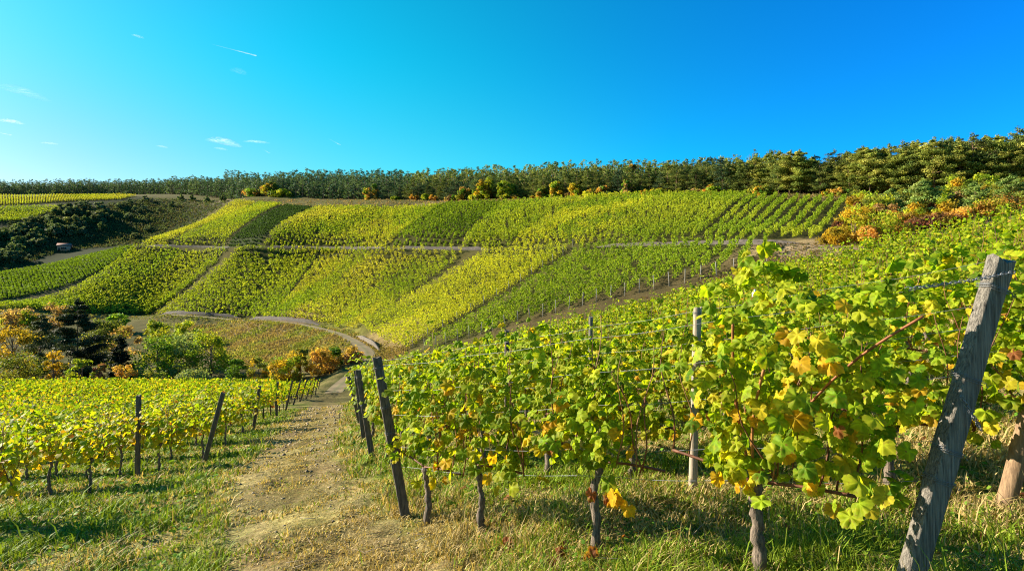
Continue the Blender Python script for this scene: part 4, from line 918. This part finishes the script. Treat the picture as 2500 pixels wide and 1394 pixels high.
# ------------------------------------------------------------------ grass, weeds and fallen leaves near the camera
def ground_cover():
    n = 300000; r = np.exp(R.uniform(math.log(2.2), math.log(38), n)); a = np.radians(R.uniform(-50, 48, n)); x = np.sin(a)*r; y = np.cos(a)*r
    dp = dist_to(PATH, x, y)[0]; n1 = noise(x, y, 1.0); n2 = noise(x+30, y, 2.6); n3 = noise(x-9, y+4, .35)
    left = x < np.interp(y, PATH[:, 1], PATH[:, 0])
    keep = R.random(n) < np.clip(.7+.3*sstep(.5, 1.4, dp)+.25*n1+.25*n3-.25*(np.abs(dp-.62) < .25), .2, 1)
    x, y, r, dp, n1, n2, n3, left = [v[keep] for v in (x, y, r, dp, n1, n2, n3, left)]; n = len(x)
    gr = np.clip(.45+.45*n2+.25*n1, 0, 1)*np.clip(.25+sstep(.4, 1.5, dp), 0, 1); gr = np.where(left, np.clip(gr*.9+.30*sstep(.7, 1.8, dp), 0, 1), gr*.92)
    isg = R.random(n) < gr
    c = np.where(isg[:, None], np.array([.13, .20, .018])*R.uniform(.6, 1.7, (n, 1))+np.array([.06, .05, 0])*R.random((n, 1)), np.array([.46, .35, .15])*R.uniform(.55, 1.3, (n, 1)))
    h = R.uniform(.04, .13, n)*(1+.7*np.clip(n1, -.6, 1))*np.where(dp < .9, .40, 1.0); h *= np.where(R.random(n) < .03, 2.2, 1)
    w_ = R.uniform(.003, .006, n)*np.clip(r/4.5, 1, 4.5); th = R.uniform(0, 2*PI, n); ln = R.uniform(.2, 1.3, n)*h
    z = tz(x, y)-.01; dx, dy = np.cos(th), np.sin(th); B = np.stack([x, y, z], 1); S_ = np.stack([-dy, dx, 0*dx], 1)*w_[:, None]; D = np.stack([dx, dy, 0*dx], 1)*ln[:, None]; U = np.array([0, 0, 1.0])*h[:, None]
    V = np.stack([B-S_, B+S_, B+S_*.7+D*.35+U*.62, B-S_*.7+D*.35+U*.62, B+D+U*.9], 1).reshape(-1, 3); i5 = (np.arange(n)*5)[:, None]
    mb = MB(); mb.add(V, [i5+np.array([0, 1, 2, 3]), i5+np.array([3, 2, 4])], np.repeat(c, 5, 0))
    tag(mb.build('grass', M['grass']), 'green and straw-coloured grass along the path and under the vines', 'grass', kind='stuff')
    # clover-like weeds under the vines
    n = 26000; r = np.exp(R.uniform(math.log(2.6), math.log(26), n)); a = np.radians(R.uniform(-50, 48, n)); x = np.sin(a)*r; y = np.cos(a)*r
    dp = dist_to(PATH, x, y)[0]; k = (dp > 1.3) & (noise(x, y, .8)+.6*noise(x, y, 2.5) > -.25); x, y, r = x[k], y[k], r[k]; n = len(x)
    P = np.stack([x, y, tz(x, y)+R.uniform(.01, .09, n)], 1); mb = MB()
    add_leaves(mb, P, np.stack([R.normal(0, .5, n), R.normal(0, .5, n), np.ones(n)], 1), R.normal(size=(n, 3)), R.uniform(.012, .028, n)*np.clip(r/5, 1, 3), np.array([.11, .20, .02])*R.uniform(.5, 1.6, (n, 1))*R.uniform(.85, 1.15, (n, 3)), 0)
    tag(mb.build('weeds', M['grass']), 'small leafy weeds covering the soil between the vine trunks', 'weeds', kind='stuff')
    n = 900; r = np.exp(R.uniform(math.log(2.6), math.log(20), n)); a = np.radians(R.uniform(-46, 48, n)); x = np.sin(a)*r; y = np.cos(a)*r
    dp = dist_to(PATH, x, y)[0]; k = (dp > 1.5) & (R.random(n) < .55+.4*noise(x, y, 1.5)); x, y = x[k], y[k]; n = len(x); P = np.stack([x, y, tz(x, y)+R.uniform(.02, .07, n)], 1); mb = MB()
    add_leaves(mb, P, np.stack([R.normal(0, .5, n), R.normal(0, .5, n), np.ones(n)], 1), R.normal(size=(n, 3)), R.uniform(.035, .07, n), np.array([.26, .10, .035])*R.uniform(.5, 1.5, (n, 1))*R.uniform(.8, 1.2, (n, 3)), 1)
    tag(mb.build('leaf_litter', M['vine_leaf']), 'brown fallen vine leaves scattered over the grass', 'leaves', kind='stuff')
    mb = MB()
    for i in range(170):
        r_ = math.exp(random.uniform(math.log(2.8), math.log(14))); a_ = math.radians(random.uniform(-35, 46)); x, y = math.sin(a_)*r_, math.cos(a_)*r_; th = random.uniform(0, PI); l = random.uniform(.05, .22)
        P = np.array([[x+math.cos(th)*l*s, y+math.sin(th)*l*s, gz(x+math.cos(th)*l*s, y+math.sin(th)*l*s)+.02+.03*random.random()] for s in (-1, 0, 1)]); mb.tube(P, [.0035, .004, .002], 4, C=random.choice(((.30, .22, .14), (.45, .38, .28), (.12, .08, .05))))
    tag(mb.build('twigs', M['cane']), 'dry prunings lying on the path and grass', 'twigs', kind='stuff')
ground_cover()
def gravel():
    n = 2600; i = R.integers(0, 75, n); off = R.choice([-1, 1], n)*R.uniform(.15, 1.1, n)
    T = np.gradient(PATH, axis=0); T /= np.linalg.norm(T, axis=1)[:, None]; P = PATH[i]+T[i]*R.uniform(-.3, .3, (n, 1))+np.stack([-T[i, 1], T[i, 0]], 1)*off[:, None]
    s = (.006+.02*R.random(n)**4)*np.clip(np.hypot(P[:, 0], P[:, 1])/6, 1, 3); z = tz(P[:, 0], P[:, 1])
    O = np.array([[1, 0, 0], [0, 1, 0], [-1, 0, 0], [0, -1, 0], [0, 0, .7], [0, 0, -.7]]); V = np.stack([P[:, 0], P[:, 1], z], 1)[:, None]+O[None]*s[:, None, None]*R.uniform(.6, 1.3, (n, 6, 1))
    Fc = np.array([[0, 1, 4], [1, 2, 4], [2, 3, 4], [3, 0, 4], [1, 0, 5], [2, 1, 5], [3, 2, 5], [0, 3, 5]]); c = np.array([.22, .17, .11])*R.uniform(.6, 1.6, (n, 1))*np.ones((n, 3))
    mb = MB(); mb.add(V.reshape(-1, 3), (Fc[None]+(np.arange(n)*6)[:, None, None]).reshape(-1, 3), np.repeat(c, 6, 0))
    tag(mb.build('gravel', M['road']), 'small stones and clods of earth on the path', 'gravel', kind='stuff')
gravel()
for px, py, lab in [(1235, 1342, 'crumpled brown dead leaf on the grass, left of the other big ones'), (1368, 1366, 'curled pale brown dead leaf at the bottom middle'), (1445, 1372, 'reddish brown dead leaf standing upright at the bottom edge')]:
    p = hit(px, py, 2.0, 12); mb = MB(); n = 3
    add_leaves(mb, R.normal(0, .012, (n, 3))+[0, 0, .05], np.stack([R.normal(0, .5, n), -np.ones(n), R.uniform(0, .6, n)], 1), np.stack([R.normal(0, .5, n), R.normal(0, .4, n), np.ones(n)], 1), R.uniform(.05, .08, n), np.array([.30, .12, .05])*R.uniform(.7, 1.3, (n, 1)), 2)
    o = mb.build('dead_leaf', M['vine_leaf']); o.location = (p[0], p[1], gz(*p)); tag(o, lab, 'leaf')

# ------------------------------------------------------------------ wisps of cloud and contrails, thousands of metres off
m, t, out = newmat('thin_cloud'); tcn = N(t, 'ShaderNodeTexCoord'); mp = N(t, 'ShaderNodeMapping'); mp.inputs['Scale'].default_value = (2.2, 3, 9)
nz = N(t, 'ShaderNodeTexNoise'); nz.inputs['Scale'].default_value = 1.6; nz.inputs['Detail'].default_value = 7; nz.inputs['Roughness'].default_value = .6
mr_ = N(t, 'ShaderNodeMapRange'); mr_.inputs['From Min'].default_value = .42; mr_.inputs['From Max'].default_value = .95; mr_.inputs['To Max'].default_value = .5
at = N(t, 'ShaderNodeAttribute', attribute_name='Col'); mu = N(t, 'ShaderNodeMath', operation='MULTIPLY')
df = N(t, 'ShaderNodeBsdfDiffuse'); df.inputs['Color'].default_value = (.9, .9, .9, 1); tl = N(t, 'ShaderNodeBsdfTranslucent'); tl.inputs['Color'].default_value = (.9, .9, .9, 1); ad = N(t, 'ShaderNodeMixShader')
tp = N(t, 'ShaderNodeBsdfTransparent'); mx = N(t, 'ShaderNodeMixShader'); Lk = t.links.new
Lk(tcn.outputs['Generated'], mp.inputs['Vector']); Lk(mp.outputs[0], nz.inputs['Vector']); Lk(nz.outputs['Fac'], mr_.inputs['Value']); Lk(mr_.outputs[0], mu.inputs[0]); Lk(at.outputs['Fac'], mu.inputs[1])
Lk(df.outputs[0], ad.inputs[1]); Lk(tl.outputs[0], ad.inputs[2]); Lk(mu.outputs[0], mx.inputs[0]); Lk(tp.outputs[0], mx.inputs[1]); Lk(ad.outputs[0], mx.inputs[2]); Lk(mx.outputs[0], out.inputs['Surface'])
M['cloud'] = m
def streak(name, p0, p1, wpx, Y, label, cat, taper=True, strength=1.0):
    a, b = np.array(W(*p0, Y)), np.array(W(*p1, Y*1.04)); k = 16; s = 10; q = np.linspace(0, 1, k); d = (b-a)/np.linalg.norm(b-a); rr = wpx/F*Y/2
    u = np.array([0, 0, 1.0]); u -= d*np.dot(u, d); u /= np.linalg.norm(u); v = np.cross(d, u); V = []; C = []
    for i, t_ in enumerate(q):
        th = np.arange(s)*2*PI/s; w_ = (np.sin(PI*(.04+.92*t_))**.7 if not taper else (.15+.85*t_))
        V.append(a+(b-a)*t_+u*rr*.5*math.sin(t_*4)*(not taper)+(np.cos(th)*rr*w_)[:, None]*u+(np.sin(th)*rr*2*w_)[:, None]*v); C.append(np.tile((np.sin(PI*(.02+.96*t_)) if not taper else (.1+.9*t_))*strength*np.ones(3), (s, 1)))
    V = np.concatenate(V); C = np.concatenate(C); i = np.arange(k-1)[:, None]*s; j = np.arange(s)[None]; jn = (j+1) % s
    o = MB().add(V, np.stack([i+j, i+jn, i+s+jn, i+s+j], -1).reshape(-1, 4), C).build(name, M['cloud'], smooth=True); tag(o, label, cat)
streak('contrail', (515, 108), (626, 137), 3.0, 5200, 'long thin white contrail high in the left part of the sky', 'contrail', strength=1.6)
streak('contrail', (-12, 322), (24, 330), 4, 5200, 'short white contrail cut by the left edge of the photo', 'contrail', strength=1.4)
streak('contrail', (800, 338), (830, 354), 2.2, 5200, 'faint tiny contrail right of the bright wisp of cloud', 'contrail', strength=.9)
streak('contrail', (155, 433), (180, 437), 2.2, 5200, 'tiny bright contrail low over the far left pines', 'contrail', strength=1.4)
streak('cloud', (500, 342), (592, 356), 18, 5000, 'brightest small white wisp of cloud over the left hills', 'cloud', False, 1.3)
streak('cloud', (590, 346), (660, 349), 7, 5000, 'thin flat wisp touching the right of the bright cloud', 'cloud', False, .9)
streak('cloud', (-10, 295), (62, 302), 11, 5000, 'white wisp of cloud at the left edge of the sky', 'cloud', False, 1.2)
streak('cloud', (320, 86), (352, 94), 6, 5000, 'tiny faint wisp of cloud near the top left', 'cloud', False, .7)
streak('cloud', (95, 350), (145, 352), 6, 5000, 'small flat wisp of cloud above the left ridge', 'cloud', False, .8)
streak('cloud', (-20, 210), (130, 246), 22, 5000, 'broad very faint veil of cloud at the left edge', 'cloud', False, .4)

# ------------------------------------------------------------------ dry scrub and rough grass on the banks and slopes across the valley
def rough():
    mb = MB()
    specs = [([(560, 790), (800, 800), (860, 830), (840, 870), (640, 900), (540, 880), (420, 800)], 60, 200, 5200, [(.22, .165, .08), (.25, .20, .085), (.29, .245, .09), (.22, .22, .055), (.17, .20, .045)], .34),
             ([(0, 752), (380, 760), (640, 780), (860, 803), (880, 830), (860, 815), (640, 796), (350, 782), (0, 784)], 90, 230, 2600, [(.20, .16, .07), (.16, .17, .045), (.12, .15, .035)], .30),
             ([(840, 810), (990, 862), (960, 880), (900, 850)], 60, 200, 900, [(.24, .175, .075), (.18, .155, .055)], .25),
             ([(1890, 600), (2030, 600), (2180, 590), (2300, 560), (2100, 640), (1900, 650), (1700, 735), (1420, 815), (1180, 860), (1400, 790), (1700, 700)], 58, 120, 3600, [(.20, .14, .07), (.16, .12, .05), (.13, .13, .04), (.26, .19, .10)], .20),
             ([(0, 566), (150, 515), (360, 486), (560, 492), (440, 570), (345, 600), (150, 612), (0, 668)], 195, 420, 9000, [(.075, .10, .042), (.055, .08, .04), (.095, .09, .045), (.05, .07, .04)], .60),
             ([(590, 490), (1430, 484), (2080, 478), (2080, 492), (1430, 492), (1090, 500), (760, 507), (590, 498)], 100, 330, 1800, [(.22, .16, .08), (.14, .15, .05), (.28, .2, .1)], .4),
             ([(2080, 480), (2500, 455), (2500, 520), (2300, 560), (2050, 600)], 70, 130, 5200, [(.20, .20, .05), (.30, .20, .09), (.26, .14, .07), (.16, .19, .05)], .30)]
    for poly, y0, y1, n, cols, sz in specs:
        pl = np.array(poly, float); k = 0
        px = R.uniform(pl[:, 0].min()-60*(pl[:, 0].min() == 0), pl[:, 0].max(), n*4); py = R.uniform(pl[:, 1].min(), pl[:, 1].max(), n*4); ok = inside(pl, np.maximum(px, 1), py); px, py = px[ok][:n], py[ok][:n]
        Y = np.geomspace(y0, y1, 130); X = (px[:, None]-1250)/F*Y; Zr = -(py[:, None]-HOR)/F*Y
        D = Zr-base_z(X, Y[None]*np.ones_like(X)); i = (D < 0).argmax(1); ok = (D < 0).any(1); j = np.arange(len(px))
        x, y = X[j, i][ok], Y[i][ok]; x = x+R.normal(0, .8, len(x)); y = y+R.normal(0, .8, len(x))
        for Q, qz in ROADS:
            d = dist_to(Q, x, y)[0]+R.uniform(-.5, .5, len(x)); x, y = x[d > 1.5], y[d > 1.5]
        n_ = len(x); nb = 5; c = np.array(cols)[np.clip(((noise(x, y, 9)+R.normal(0, .5, n_)+1.2)/2.4*len(cols)).astype(int), 0, len(cols)-1)]*R.uniform(.65, 1.35, (n_, 1)); z = tz(x, y)
        P = np.repeat(np.stack([x, y, z], 1), nb, 0)+R.normal(0, sz*.7, (n_*nb, 3))*[1, 1, .3]; P[:, 2] += sz*.5
        m_ = n_*nb; nr = np.stack([R.normal(0, 1, m_), R.normal(0, 1, m_), R.uniform(0, 1, m_)], 1); tp = np.stack([R.normal(0, .4, m_), R.normal(0, .4, m_), np.ones(m_)], 1)
        u, t, nn = rot_frames(nr, tp); s = (sz*R.uniform(.5, 1.1, m_))[:, None]
        V = np.stack([P+t*s, P+u*s*.4, P-t*s*.6, P-u*s*.4], 1).reshape(-1, 3)
        mb.add(V, (np.arange(m_)*4)[:, None]+np.arange(4), np.repeat(np.repeat(c, nb, 0), 4, 0))
    tag(mb.build('rough_grass', M['far_leaf']), 'dry rough grass and low scrub on the banks and slopes across the valley', 'grass', kind='stuff')
rough()

streak('contrail', (640, 364), (657, 374), 2.2, 5200, 'very short contrail just below the thin flat wisp', 'contrail', strength=1.0)
streak('cloud', (380, 357), (412, 361), 5, 5000, 'small pale dash of cloud left of the bright wisp', 'cloud', False, .8)
streak('cloud', (562, 172), (602, 180), 13, 5000, 'faint smudge of cloud under the long contrail', 'cloud', False, .22)
streak('cloud', (520, 362), (556, 366), 6, 5000, 'faint streak hanging below the brightest wisp', 'cloud', False, .7)
